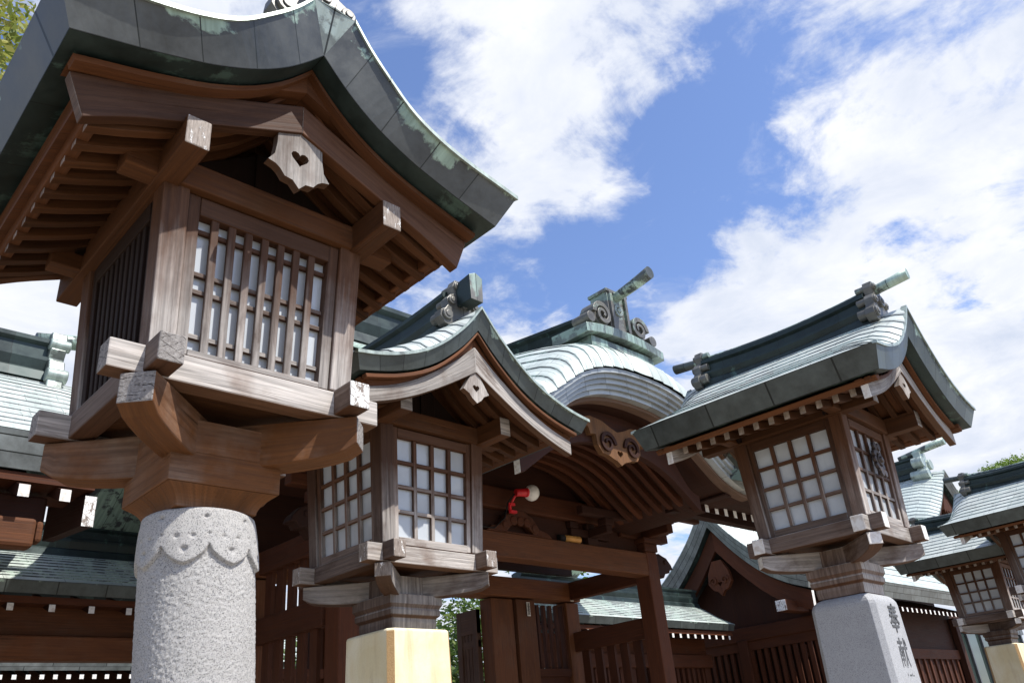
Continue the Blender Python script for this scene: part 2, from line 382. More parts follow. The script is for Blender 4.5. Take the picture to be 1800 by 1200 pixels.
# ------------------------------------------------------------------ mesh builder
class MB:
    def __init__(s): s.v = []; s.f = []; s.uv = []; s.mi = []; s.sm = []
    def quad(s, pts, uvs=None, mi=0, sm=False):
        i = len(s.v); s.v += [tuple(p) for p in pts]; s.f.append(tuple(range(i, i + len(pts))))
        s.uv.append(uvs or [(0, 0)] * len(pts)); s.mi.append(mi); s.sm.append(sm)
    def hexa(s, P, grain, mi=0, ends=None):
        """P: 8 points, bottom ring 0-3 ccw then top 4-7; grain: 0 along edge 0-1, 1 along 1-2, 2 along 0-4. ends: material of faces across the grain (neg, pos)"""
        P = [Vector(p) for p in P]; i = len(s.v); s.v += [tuple(p) for p in P]
        fs = [((0, 3, 2, 1), 2), ((4, 5, 6, 7), 2), ((0, 1, 5, 4), 1), ((2, 3, 7, 6), 1), ((1, 2, 6, 5), 0), ((3, 0, 4, 7), 0)]
        o = (random.random() * 20, random.random() * 20)
        gv = [(P[1] - P[0]), (P[2] - P[1]), (P[4] - P[0])][grain].normalized()
        for k, (f, ax) in enumerate(fs):
            s.f.append(tuple(i + a for a in f))
            e = (P[f[1]] - P[f[0]]); n = e.cross(P[f[2]] - P[f[1]]).normalized()
            u = gv - n * gv.dot(n)
            if u.length < .3: u = e.normalized()
            u.normalize(); w = n.cross(u)
            s.uv.append([(P[a].dot(u) + o[0], P[a].dot(w) + o[1] + k * .37) for a in f])
            m = mi
            if ends and ax == grain: m = ends[0] if k in (0, 2, 5) else ends[1]
            if ends and ax == grain and m is None: m = mi
            s.mi.append(m); s.sm.append(False)
        return s
    def box(s, x0, x1, y0, y1, z0, z1, grain=None, mi=0, ends=None, T=None):
        if grain is None:
            d = [abs(x1 - x0), abs(y1 - y0), abs(z1 - z0)]; grain = d.index(max(d))
        P = [(x0, y0, z0), (x1, y0, z0), (x1, y1, z0), (x0, y1, z0), (x0, y0, z1), (x1, y0, z1), (x1, y1, z1), (x0, y1, z1)]
        if T: P = [T(Vector(p)) for p in P]
        return s.hexa(P, grain, mi, ends)
    def loft(s, secs, closed=True, caps=True, mi=0, sm=False, capmi=None, u0=0.0):
        """secs: list of rings of points (same count); u runs along the sections"""
        secs = [[Vector(p) for p in r] for r in secs]; n = len(secs[0]); i = len(s.v)
        for r in secs: s.v += [tuple(p) for p in r]
        us = [u0 + random.random() * 9]
        for a, b in zip(secs, secs[1:]): us.append(us[-1] + sum((q - p).length for p, q in zip(a, b)) / n)
        vs = [random.random() * 9]
        for k in range(n): vs.append(vs[-1] + (secs[0][(k + 1) % n] - secs[0][k]).length)
        for a in range(len(secs) - 1):
            for k in range(n if closed else n - 1):
                k2 = (k + 1) % n
                s.f.append((i + a * n + k, i + a * n + k2, i + (a + 1) * n + k2, i + (a + 1) * n + k))
                s.uv.append([(us[a], vs[k]), (us[a], vs[k + 1]), (us[a + 1], vs[k + 1]), (us[a + 1], vs[k])])
                s.mi.append(mi); s.sm.append(sm)
        if caps and closed:
            for r, ring in ((0, tuple(range(n - 1, -1, -1))), (len(secs) - 1, tuple(range(n)))):
                s.f.append(tuple(i + r * n + k for k in ring))
                s.uv.append([(secs[r][k].x, secs[r][k].z) for k in ring])
                s.mi.append(mi if capmi is None else capmi); s.sm.append(False)
        return s
    def cyl(s, a, b, r0, r1=None, n=20, mi=0, capmi=None):
        a, b = Vector(a), Vector(b); r1 = r0 if r1 is None else r1
        d = (b - a).normalized(); x = d.orthogonal().normalized(); y = d.cross(x)
        ring = lambda c, r: [c + (x * math.cos(t) + y * math.sin(t)) * r for t in [2 * math.pi * k / n for k in range(n)]]
        return s.loft([ring(a, r0), ring(b, r1)], True, True, mi, True, capmi)
    def plate(s, poly, f, depth, mi=0, hole=None, sidemi=None):
        """poly: 2D outline (ccw), f maps (a,b,d)->3D, extruded from d=0 (front) to depth; optional hole outline"""
        import mathutils.geometry as mg
        loops = [poly] + ([hole] if hole else [])
        flat = [Vector((p[0], p[1], 0)) for l in loops for p in l]
        tris = mg.tessellate_polygon([[Vector((p[0], p[1], 0)) for p in l] for l in loops])
        i = len(s.v); n = len(flat)
        s.v += [tuple(f(p.x, p.y, 0)) for p in flat] + [tuple(f(p.x, p.y, depth)) for p in flat]
        for t in tris:
            a, b, c = t
            ar = (flat[b] - flat[a]).cross(flat[c] - flat[a]).z
            if ar < 0: b, c = c, b
            s.f.append((i + a, i + b, i + c)); s.uv.append([(flat[q].y, flat[q].x) for q in (a, b, c)]); s.mi.append(mi); s.sm.append(False)
            s.f.append((i + n + a, i + n + c, i + n + b)); s.uv.append([(flat[q].y, flat[q].x) for q in (a, c, b)]); s.mi.append(mi); s.sm.append(False)
        st = 0
        for l in loops:
            m = len(l)
            for k in range(m):
                a, b = st + k, st + (k + 1) % m
                s.f.append((i + a, i + n + a, i + n + b, i + b))
                s.uv.append([(flat[a].y, 0), (flat[a].y, depth), (flat[b].y, depth), (flat[b].y, 0)]); s.mi.append(mi if sidemi is None else sidemi); s.sm.append(False)
            st += m
        return s
    def build(s, name, mats, parent=None, bevel=0., seg=2, fixn=True):
        me = bpy.data.meshes.new(name)
        me.from_pydata(s.v, [], s.f)
        uvl = me.uv_layers.new(name='UVMap')
        flat = []
        for f in s.uv:
            for u in f: flat += [u[0], u[1]]
        uvl.data.foreach_set('uv', flat)
        me.polygons.foreach_set('material_index', s.mi); me.polygons.foreach_set('use_smooth', s.sm)
        for m in (mats if isinstance(mats, (list, tuple)) else [mats]): me.materials.append(M[m])
        if fixn:
            import bmesh
            bm = bmesh.new(); bm.from_mesh(me); bmesh.ops.recalc_face_normals(bm, faces=bm.faces); bm.to_mesh(me); bm.free()
        me.update()
        o = bpy.data.objects.new(name, me); COL.objects.link(o)
        if parent: o.parent = parent
        if bevel:
            b = o.modifiers.new('bevel', 'BEVEL'); b.width = bevel; b.segments = seg; b.limit_method = 'ANGLE'; b.angle_limit = rad(40)
        return o

def thing(name, label, cat, loc=(0, 0, 0), rz=0., group=None, kind=None):
    o = bpy.data.objects.new(name, None); COL.objects.link(o); o.location = loc; o.rotation_euler = (0, 0, rz)
    o.empty_display_size = .2
    tag(o, label, cat, group, kind); return o
def tag(o, label=None, cat=None, group=None, kind=None):
    if label: o['label'] = label
    if cat: o['category'] = cat
    if group: o['group'] = group
    if kind: o['kind'] = kind
    return o
def interp(pts, x):
    if x <= pts[0][0]: return pts[0][1]
    for (a, b), (c, d) in zip(pts, pts[1:]):
        if x <= c: return b + (d - b) * (x - a) / (c - a)
    return pts[-1][1]
def smooth_poly(pts, n):
    """Catmull-Rom through pts, n samples, evenly by arc length"""
    P = [Vector((p[0], p[1], 0)) for p in pts]; P = [P[0] * 2 - P[1]] + P + [P[-1] * 2 - P[-2]]
    out = []
    for i in range(1, len(P) - 2):
        for k in range(12):
            t = k / 12; a, b, c, d = P[i - 1:i + 3]
            out.append(.5 * ((2 * b) + (c - a) * t + (2 * a - 5 * b + 4 * c - d) * t * t + (3 * b - a - 3 * c + d) * t ** 3))
    out.append(P[-2])
    L = [0.]
    for a, b in zip(out, out[1:]): L.append(L[-1] + (b - a).length)
    res = []; j = 0
    for k in range(n):
        s = L[-1] * k / (n - 1)
        while j < len(L) - 2 and L[j + 1] < s: j += 1
        t = (s - L[j]) / max(1e-9, L[j + 1] - L[j]); q = out[j].lerp(out[j + 1], min(1, t)); res.append((q.x, q.y))
    return res, L[-1]

# ------------------------------------------------------------------ gabled copper roof (ridge along local y)
def roof(parent, T, B, v, lean, course, wedge=False, mats=('sheet', 'copper_band', 'copper_pale'), roll=.11, y0=None, name='roof', step=.007, nl=24, rollw=.24):
    mb = MB(); ya = -v if y0 is None else y0; yb = v
    n = nl
    Tp, TL = smooth_poly(T, n); Bp, _ = smooth_poly(B, n)
    nc = max(3, int(round(TL / course)))
    fine, _ = smooth_poly(T, nc * 4 + 1)
    for sx in (1, -1):
        # stepped sheets
        rows = []   # (x, z, v)
        for c in range(nc):
            for k in range(5):
                x, z = fine[c * 4 + k]
                lift = step * (k / 4.0) if c < nc - 1 else step * .4 * (k / 4.0)
                rows.append((x, z + lift, (c + k / 4.0 * .98) * TL / nc, k == 4))
        ys = [(ya - lean, 0.), (ya - lean + rollw * .25, roll * .5), (ya - lean + rollw * .55, roll * .85), (ya - lean + rollw, roll)]
        ys += [(ya - lean + rollw + (yb - ya + 2 * lean - 2 * rollw) * k / 6, roll) for k in range(1, 6)]
        ys += [(yb + lean - rollw, roll), (yb + lean - rollw * .55, roll * .85), (yb + lean - rollw * .25, roll * .5), (yb + lean, 0.)]
        i = len(mb.v)
        for (x, z, vv, st) in rows:
            fr = math.sin(math.pi * min(1, max(0, vv / TL))) ** .8
            for (y, dz) in ys: mb.v.append((sx * x, y, z + dz * fr))
        m = len(ys)
        for a in range(len(rows) - 1):
            for b in range(m - 1):
                q = (i + a * m + b, i + a * m + b + 1, i + (a + 1) * m + b + 1, i + (a + 1) * m + b)
                if sx > 0: q = q[::-1]
                mb.f.append(q)
                idx = [(a, b), (a, b + 1), (a + 1, b + 1), (a + 1, b)]
                if sx > 0: idx = idx[::-1]
                mb.uv.append([(ys[q2][0] + 20, rows[q1][2] + .0005) for q1, q2 in idx]); mb.mi.append(0 if not rows[a][3] else 1); mb.sm.append(not rows[a][3])
        # verge band, eave band, underside
        L = [0.]
        for a, b in zip(Tp, Tp[1:]): L.append(L[-1] + math.hypot(b[0] - a[0], b[1] - a[1]))
        for yv, yt, sg in ((ya, ya - lean, -1), (yb, yb + lean, 1)):
            for k in range(n - 1):
                P = [(sx * Bp[k][0], yv, Bp[k][1]), (sx * Bp[k + 1][0], yv, Bp[k + 1][1]), (sx * Tp[k + 1][0], yt, Tp[k + 1][1] + .002), (sx * Tp[k][0], yt, Tp[k][1] + .002)]
                U = [(L[k] + .06, 0), (L[k + 1] + .06, 0), (L[k + 1] + .06, .15), (L[k] + .06, .15)]
                mb.quad(P, U, 1)
                # lip at the top edge of the band
            lip = [[(sx * (Tp[k][0]), yt - sg * -.006, Tp[k][1] + .006), (sx * Tp[k][0], yt + sg * .006, Tp[k][1] - .012), (sx * Tp[k][0], yt - sg * .02, Tp[k][1] - .006), (sx * Tp[k][0], yt - sg * .03, Tp[k][1] + .009)] for k in range(n)]
            mb.loft(lip, True, True, 2, False)
            if wedge:
                mb.quad([(0, yv, Bp[0][1]), (sx * Tp[0][0], yt, Tp[0][1]), (0, yt, Tp[0][1] + .01)], [(0, 0), (.05, .15), (0, .15)], 2)
        e, be = Tp[-1], Bp[-1]; ny = 8
        for k in range(ny):
            t0, t1 = k / ny, (k + 1) / ny
            yT = lambda t: (ya - lean) + (yb - ya + 2 * lean) * t
            yB = lambda t: ya + (yb - ya) * t
            mb.quad([(sx * be[0], yB(t0), be[1]), (sx * be[0], yB(t1), be[1]), (sx * e[0], yT(t1), e[1] + .002), (sx * e[0], yT(t0), e[1] + .002)], [((yB(t0) + 9) * .38, 0), ((yB(t1) + 9) * .38, 0), ((yT(t1) + 9) * .38, .12), ((yT(t0) + 9) * .38, .12)], 1)
        for k in range(n - 1):
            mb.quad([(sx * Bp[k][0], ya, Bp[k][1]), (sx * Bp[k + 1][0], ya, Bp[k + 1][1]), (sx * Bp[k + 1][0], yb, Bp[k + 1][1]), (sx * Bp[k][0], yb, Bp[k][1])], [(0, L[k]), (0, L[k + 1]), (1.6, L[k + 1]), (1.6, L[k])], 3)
    if wedge:
        mb.quad([(-Tp[0][0], ya - lean, Tp[0][1]), (Tp[0][0], ya - lean, Tp[0][1]), (Tp[0][0], yb + lean, Tp[0][1]), (-Tp[0][0], yb + lean, Tp[0][1])], None, 2)
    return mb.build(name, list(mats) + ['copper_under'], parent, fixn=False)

def curved_board(mb, lower, upper, y0, y1, sx, n=16, mi=0, endmi=None):
    lo, _ = smooth_poly(lower, n); up, _ = smooth_poly(upper, n)
    secs = [[(sx * lo[k][0], y0, lo[k][1]), (sx * lo[k][0], y1, lo[k][1]), (sx * up[k][0], y1, up[k][1]), (sx * up[k][0], y0, up[k][1])] for k in range(n)]
    mb.loft(secs, True, True, mi, False, endmi)

def heart_hole(cx, cz, r):
    out = []
    for k in range(20):
        t = 2 * math.pi * k / 20
        x = 16 * math.sin(t) ** 3; z = 13 * math.cos(t) - 5 * math.cos(2 * t) - 2 * math.cos(3 * t) - math.cos(4 * t)
        out.append((cx + x / 17 * r, cz + z / 17 * r))
    return out

# ------------------------------------------------------------------ lantern
def lantern(label, loc, rz, H=.64, v=.80, lean=.06, style='plain', pillar='square', pmat='granite_fine', wedge=False, T=None, B=None, hlo=None, hup=None, hy=.69, under=0., text=False, crest=False, front='grid', ridge_tip='log', noseface=('white_end', 'white_end'), arm_end='white_end', bandmat='copper_band2', pillar_shift=0., arc=None, n=.095, ends_special=None):
    t = thing('shrine_lantern', label, 'lantern', (loc[0], loc[1], 0), rz, 'wooden lanterns on stone pillars')
    Z = loc[2]
    a, hs, bw, wb, wt = .36, .093, .078, .352, .379
    core = bpy.data.objects.new('lantern_body', None)  # placeholder replaced below
    bpy.data.objects.remove(core)
    def part(name, mb, mats, bev=.004, parent=None):
        o = mb.build(name, mats, parent or t, bev)
        if parent is None: o.location = (0, 0, Z)
        return o
    def tp(p):
        k = 1 + (wt / wb - 1) * max(0, min(1.1, p.z / H)); return Vector((p.x * k, p.y * k, p.z))
    # --- sill beams (crossing at the corners, noses proud)
    e0, e1 = noseface
    for sy in (-1, 1):
        mb = MB(); y0, y1 = (-a, -a + bw) if sy < 0 else (a - bw, a)
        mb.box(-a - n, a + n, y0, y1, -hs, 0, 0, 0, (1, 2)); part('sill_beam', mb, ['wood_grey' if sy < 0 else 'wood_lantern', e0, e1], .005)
    for sx in (-1, 1):
        mb = MB(); x0, x1 = (-a, -a + bw) if sx < 0 else (a - bw, a)
        mb.box(x0, x1, -a - n, a + n, -hs + .006, .006, 1, 0, (1, 2))
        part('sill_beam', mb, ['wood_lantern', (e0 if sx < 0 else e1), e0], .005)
    # --- floor board
    mb = MB(); mb.box(-a + bw + .002, a - bw - .002, -a + bw + .002, a - bw - .002, -.06, -.03, 0); part('floor_board', mb, 'wood_warm', 0)
    # --- posts
    pw = .082
    for sx in (-1, 1):
        for sy in (-1, 1):
            mb = MB(); x0, x1 = sorted((sx * wb, sx * (wb - pw))); y0, y1 = sorted((sy * wb, sy * (wb - pw)))
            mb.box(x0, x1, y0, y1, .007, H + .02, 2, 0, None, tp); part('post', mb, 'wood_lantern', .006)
    # --- head beams with projecting noses
    hh = .112
    for sx in (-1, 1):
        mb = MB(); x0, x1 = sorted((sx * .408, sx * .328)); mb.box(x0, x1, -.60, .60, H, H + hh, 1, 0, (1, 1)); part('head_beam', mb, ['wood_warm', 'flaked_nose' if style == 'old' else 'wood_grey'], .005)
    for sy in (-1, 1):
        mb = MB(); y0, y1 = sorted((sy * .397, sy * .318)); mb.box(-.51, .51, y0, y1, H + .006, H + hh - .006, 0, 0, (1, 1)); part('head_beam', mb, ['wood_warm', 'wood_warm'], .005)
    # --- gable infill boards above the head beams, dark
    for sy in (-1, 1):
        mb = MB(); yy = sy * .30
        zz = H + hh - .01
        top = interp(B, 0) - .16 - under; 
        poly = [(-.44, zz), (.44, zz), (.44, interp(B, .44) - .13 - under), (0, top), (-.44, interp(B, .44) - .13 - under)]
        mb.plate(poly, lambda p, q, d: (p, yy - .01 + d, q), .02); mb.box(-.04, .04, yy - .02 if sy < 0 else yy, yy if sy < 0 else yy + .02, zz, top - .02, 2)
        part('gable_board', mb, 'wood_dark', 0)
    # --- windows
    def window(ang, kind):
        w = MB(); c, s_ = math.cos(ang), math.sin(ang)
        W0 = wb - pw - .002
        def F(p): q = tp(Vector((p.x, p.y, p.z))); return Vector((q.x * c - q.y * s_, q.x * s_ + q.y * c, q.z))
        yo = -wb + .012; yi = yo + .04
        sw = .038 if kind in ('bars', 'darkbars') else .03
        zt = H - (.07 if kind in ('bars', 'darkbars') else .055); zb = .03 if kind in ('bars', 'darkbars') else .05
        w.box(-W0, -W0 + sw, yo, yi, .01, H + .002, 2, 0, None, F); w.box(W0 - sw, W0, yo, yi, .01, H + .002, 2, 0, None, F)
        w.box(-W0 + sw, W0 - sw, yo - .003, yi, zt, H - .002, 0, 0, None, F); w.box(-W0 + sw, W0 - sw, yo - .002, yi, .008, zb, 0, 0, None, F)
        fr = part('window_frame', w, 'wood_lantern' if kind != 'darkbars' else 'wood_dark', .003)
        w = MB(); xs = W0 - sw
        if kind in ('bars', 'darkbars'):
            nb = 7 if kind == 'bars' else 9
            for k in range(nb):
                xc = -xs + 2 * xs * (k + 1) / (nb + 1) - .004
                w.box(xc - .0125, xc + .0125, yo + .002, yo + .017, zb - .004, zt + .004, 2, 0, None, F)
            for f in ((.10, .43, .56, .885) if kind == 'bars' else (.3, .7)):
                zc = zt - (zt - zb) * f; w.box(-xs, xs, yo + .0175, yo + .031, zc - .0085, zc + .0085, 0, 0, None, F)
        else:
            d0 = yo + .004; d1 = yo + (.020 if kind == 'deep' else .024)
            for k in range(1, 4):
                xc = -xs + 2 * xs * k / 4; w.box(xc - .0115, xc + .0115, d0, d1, zb, zt, 2, 0, None, F)
                zc = zb + (zt - zb) * k / 4; w.box(-xs, xs, d0 + .0015, d1 - .0015, zc - .0105, zc + .0105, 0, 0, None, F)
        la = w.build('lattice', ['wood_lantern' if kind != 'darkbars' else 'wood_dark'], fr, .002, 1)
        w = MB(); d = yo + (.033 if kind in ('bars', 'darkbars') else .0215 if kind == 'deep' else .0255)
        w.box(-xs - .01, xs + .01, d, d + .006, zb - .01, zt + .01, 0, 0, None, F)
        w.build('pane', 'pane' if kind != 'darkbars' else 'pane_dark', fr, 0)
        return fr
    kinds = {'bars': ('bars', 'darkbars', 'bars', 'darkbars'), 'grid': ('grid',) * 4, 'deep': ('deep', 'grid', 'grid', 'grid')}[front]  # side windows get near-black wood: shade of that side put into the colour
    for k, ang in enumerate((0, -math.pi / 2, math.pi, math.pi / 2)): window(ang, kinds[k])
    # --- roof
    roof(t, T, B, v, lean, .112, wedge, ('sheet', bandmat, 'copper_pale')).location = (0, 0, Z)
    # --- soffit boards
    mb = MB(); ed = .09 if style == 'old' else .035
    ss = [(0, interp(B, 0) - .03 - under), (.2, interp(B, .2) - .045 - under), (.45, interp(B, .45) - (.07 if style == 'old' else .05) - under), (.70, interp(B, .7) - ed - under)]
    sp, _ = smooth_poly(ss, 10)
    for sx in (-1, 1):
        mb.loft([[(sx * x, -hy + .03, z), (sx * x, hy - .03, z), (sx * x, hy - .03, z + .02), (sx * x, -hy + .03, z + .02)] for x, z in sp], True, True)
    part('soffit', mb, 'wood_molding', 0)
    # --- eave fascia under the copper edge
    for sx in (-1, 1):
        mb = MB(); bx, bz = B[-1]
        q = [(bx - .035, bz - .004), (bx - .10, bz + .02), (bx - .105, bz - .105 - under), (bx - .075, bz - .105 - under), (bx - .05, bz - .05)] if style == 'older' else [(bx - .09, bz + .012), (bx - .16, bz + .03), (bx - .165, bz - .115), (bx - .125, bz - .115), (bx - .105, bz - .04)] if style == 'old' else [(bx - .05, bz - .004), (bx - .12, bz + .02), (bx - .12, bz - .012), (bx - .075, bz - .032)]
        mb.loft([[(sx * x, y, z) for x, z in q] for y in ((-hy + .05, hy - .05) if style == 'old' else (-v + .045, v - .045))], True, True); part('eave_fascia', mb, 'wood_molding', .006)
    # --- rafters
    rp, _ = smooth_poly([(x, z - .052) for x, z in ss[:-1]] + [(.66, interp(B, .67) - ed - .052 - under)], 8)
    nr = 12 if style != 'old' else 11
    for sx in (-1, 1):
        for k in range(nr):
            yr_ = min(.575, hy - .085); y = -yr_ + 2 * yr_ * k / (nr - 1); mb = MB()
            secs = [[(sx * x, y - .019, z), (sx * x, y + .019, z), (sx * x, y + .019, z + .05), (sx * x, y - .019, z + .05)] for x, z in rp]
            mb.loft(secs, True, True, 0, False, 1); part('rafter', mb, ['wood_warm', 'wood_grey' if style == 'old' else 'white_end2'], .003)
    # --- bargeboards, molding, pendant at both gables
    for sy in (-1, 1):
        for sx in (-1, 1):
            mb = MB(); y0, y1 = sorted((sy * hy, sy * (hy - .045)))
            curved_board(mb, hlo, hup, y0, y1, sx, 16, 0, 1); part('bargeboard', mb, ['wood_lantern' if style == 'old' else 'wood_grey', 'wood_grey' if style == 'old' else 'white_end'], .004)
            mb = MB(); y0, y1 = sorted((sy * (hy + (.018 if style == 'old' else -.012)), sy * (hy - .06)))
            Bm = [(x * .955, z - .004) for x, z in B]
            curved_board(mb, [(x, z + (.05 if style == 'old' else 0)) for x, z in hup], Bm, y0, y1, sx, 16); 
            q = [(x * .99, z - .006 - .014) for x, z in Bm]
            y2, y3 = sorted((sy * (hy + .0), sy * (hy + (.05 if style == 'old' else .035))))
            curved_board(mb, q, Bm, y2, y3, sx, 16); part('verge_molding', mb, 'wood_molding', .004)
        yy = hy + .002
        cz = hlo[0][1]
        if style == 'old':
            poly = [(-.085, cz + .01), (-.088, cz - .08), (-.095, cz - .13), (-.118, cz - .165), (-.09, cz - .172), (-.072, cz - .185), (-.055, cz - .208), (-.025, cz - .212), (0, cz - .24), (.025, cz - .212), (.055, cz - .208), (.072, cz - .185), (.09, cz - .172), (.118, cz - .165), (.095, cz - .13), (.088, cz - .08), (.085, cz + .01), (0, cz + .06)]
            hole = heart_hole(0, cz - .11, .036)
        else:
            poly = [(-.035, cz - .02), (-.095, cz - .115), (-.055, cz - .135), (-.035, cz - .16), (0, cz - .185), (.035, cz - .16), (.055, cz - .135), (.095, cz - .115), (.035, cz - .02), (0, cz + .03)]
            hole = heart_hole(0, cz - .095, .026)
        mb = MB(); mb.plate(poly, (lambda p, q, d: (p, -yy + .012 + d, q)) if sy < 0 else (lambda p, q, d: (-p, yy - .012 - d, q)), .035, 0, hole); part('gable_pendant', mb, 'wood_grey', .003)
    # --- ridge box with stacked mouldings
    zr = interp(T, 0) if not wedge else T[0][1]
    zr0 = zr - .12; zt_ = 1.465 if not wedge else 1.56
    sag = lambda y: .03 * (y / .6) ** 2
    prof = [(.125, zr0), (.115, zr0 + .07), (.09, zr0 + .085), (.105, zr0 + .125), (.105, zr0 + .14), (.075, zr0 + .15), (.075, zt_ - .075), (.10, zt_ - .06), (.10, zt_ - .035), (.06, zt_ - .02), (.05, zt_)]
    ring = [(x, z) for x, z in prof] + [(-x, z) for x, z in prof[::-1]]
    mb = MB(); yr = .63
    mb.loft([[(x, y, z + sag(y)) for x, z in ring] for y in [-yr + 2 * yr * k / 10 for k in range(11)]]); rg = part('ridge', mb, 'copper_dark', 0)
    if ridge_tip == 'log':
        mb = MB(); secs = []
        for k in range(15):
            y = -.915 + 1.83 * k / 14; zc = zt_ + .0 + .055 * (abs(y) / .9) ** 2; r = .026 + .011 * (abs(y) / .9) ** 2
            secs.append([(r * math.cos(q), y, zc + r * math.sin(q)) for q in [2 * math.pi * i / 16 for i in range(16)]])
        mb.loft(secs, True, True, 0, True); part('ridge_log', mb, 'copper_band2', 0)
    else:
        mb = MB(); secs = []
        for k in range(13):
            y = -.82 + 1.64 * k / 12; zc = zt_ - .05 + .03 * (abs(y) / .82) ** 2; h = .075 + .02 * (abs(y) / .82) ** 4
            secs.append([(-.047, y, zc - h), (.047, y, zc - h), (.052, y, zc + h * .75), (0.0, y, zc + h), (-.052, y, zc + h * .75)])
        mb.loft(secs, True, True, 0, False, 1); part('ridge_log', mb, ['copper_dark', 'copper_orn'], .003)
    # --- ridge-end ornaments
    for sy in (-1, 1):
        mb = MB(); yb_ = .64
        zb = zr - .055; S = 1.15 if wedge else 1.0
        pts = [(0, .30), (.055, .295), (.075, .25), (.06, .20), (.095, .185), (.125, .15), (.12, .105), (.14, .08), (.175, .06), (.18, .02), (.15, -.02), (.10, -.03)]
        poly = [(x * S, zb + z * S) for x, z in pts]; poly = [(-x, z) for x, z in poly[::-1][:-1]] + poly
        poly = poly[::-1]
        if sy < 0: mb.plate(poly, lambda p, q, d: (p, -yb_ - .055 + d, q), .06)
        else: mb.plate(poly, lambda p, q, d: (-p, yb_ + .055 - d, q), .06)
        y1 = sy * (yb_ + .07); y2 = sy * (yb_ - .06)
        for sx in (-1, 1):
            for cx, cz, r in ((.13, .04, .036), (.09, .145, .027), (.045, .255, .024)):
                mb.cyl((sx * cx * S, y1, zb + cz * S), (sx * cx * S, y2, zb + cz * S), r * S, r * S, 14)
                mb.cyl((sx * cx * S, y1 + sy * .006, zb + cz * S), (sx * cx * S, y1, zb + cz * S), r * S * .55, r * S * .55, 12)
        mb.cyl((0, sy * (yb_ + .075), zb + .15 * S), (0, sy * yb_, zb + .15 * S), .04 * S, .04 * S, 16)
        mb.cyl((0, sy * (yb_ + .082), zb + .15 * S), (0, sy * yb_, zb + .15 * S), .018 * S, .018 * S, 12)
        part('ridge_end_ornament', mb, 'copper_orn' if not wedge else 'copper_orn', .004)
    # --- diagonal bracket arms
    for q in (math.pi / 4, -math.pi / 4):
        mb = MB(); r0 = .535 if style == 'old' else .52; hw = .053 if style == 'old' else .042
        c, s_ = math.cos(q), math.sin(q); zt2 = -hs - .004 - (.002 if q > 0 else 0)
        prof = []
        for k in range(25):
            d = -r0 + 2 * r0 * k / 24; f = abs(d) / r0
            drop = (.095 if style == 'old' else .07) + (.055 if style == 'old' else .045) * math.sqrt(max(0, 1 - max(0, (f - .42) / .58) ** 1.8)) if f > .42 else (.15 if style == 'old' else .115)
            prof.append((d, drop))
        secs = [[(d * c + hw * s_, d * s_ - hw * c, zt2), (d * c - hw * s_, d * s_ + hw * c, zt2), (d * c - hw * s_, d * s_ + hw * c, zt2 - dr), (d * c + hw * s_, d * s_ - hw * c, zt2 - dr)] for d, dr in prof]
        # sections run from -r0 to r0; ends get their own material
        mb.loft(secs, True, True, 0, False, 1)
        ee = 'endgrain' if style == 'old' else arm_end
        mats = ['wood_bracket' if style == 'old' else 'wood_lantern', ee]
        if style == 'old' and q < 0: mats = ['wood_bracket', 'endgrain']
        if style == 'old' and q > 0: mats = ['wood_bracket', 'endgrain']
        part('bracket_arm', mb, mats, .005)
    # --- bearing block on the pillar
    mb = MB()
    if style == 'old':
        h1 = .187; mb.box(-h1, h1, -h1, h1, -.335, -.235, 0)
        mb.box(-.118, .118, -h1 + .002, h1 - .002, -.236, -.125, 0); mb.box(-h1 + .003, h1 - .003, -.116, .116, -.2365, -.126, 1)
        secs = []
        for k in range(8):
            f = k / 7; w = h1 - .002 - .05 * (1 - (1 - f) ** 2); z = -.336 - .062 * f; secs.append([(-w, -w, z), (w, -w, z), (w, w, z), (-w, w, z)])
        mb.loft(secs, True, True)
        part('bearing_block', mb, 'wood_bracket', .003)
    else:
        prof = [(-.10, .135), (-.20, .137), (-.205, .178), (-.255, .178), (-.275, .165), (-.285, .17), (-.31, .168), (-.325, .15), (-.345, .152), (-.385, .148)]
        if not text: prof = [(z, w - .0) for z, w in prof]
        mb.loft([[(-w, -w, z), (w, -w, z), (w, w, z), (-w, w, z)] for z, w in prof], True, True); part('bearing_block', mb, 'wood_lantern' if not text else 'wood_lantern', .003)
    # --- pillar
    if pillar == 'round':
        mb = MB(); NA = 300; zs = [-.397]
        z = -.40
        while z > -.98: zs.append(z); z -= .0032
        zs += [-1.2, -1.5, -1.9, -2.2, -2.45, -Z]
        def rr(th, z):
            base = .168 + .022 * (1 - math.exp(-(-.38 - z) / .07)) - .006 * max(0, (-z - .6))
            if z > -.405: base -= .012 * (1 - (-.397 - z) / .008) 
            ph = ((math.degrees(th) + 37.0) / 45.0); ph = ph - round(ph)
            d = abs(ph) * 2
            rim = -.576 + .034 * d * d + .014 * d + (.010 * max(0, 1 - (1 - d) / .16))
            k = (z - rim) / .0016
            raised = 1 / (1 + math.exp(-max(-30, min(30, k * 1.6))))
            x, y = base * math.cos(th), base * math.sin(th)
            nn = .6 * noise.noise(Vector((x * 110, y * 110, z * 110))) + .8 * noise.noise(Vector((x * 230, y * 230, z * 230)))
            rough = (-.013 + .0030 * nn) * (1 - raised) + raised * (.0009 * nn)
            dl = 0
            for px, pz, pr in ((-.03, -.531, .009), (.03, -.531, .009), (0, -.540, .008), (-.17, -.492, .010), (.17, -.492, .010), (.42, -.43, .008), (.47, -.43, .008), (.5, -.485, .005)):
                dx = (ph - px); dx -= round(dx)
                dd = ((dx * rad(45) * base) / pr) ** 2 + ((z - pz) / (pr * .8)) ** 2
                dl += math.exp(-dd * 1.6) * .0075
            return base + rough - dl
        sh = Vector((.70, -.714, 0)) * pillar_shift
        secs = []
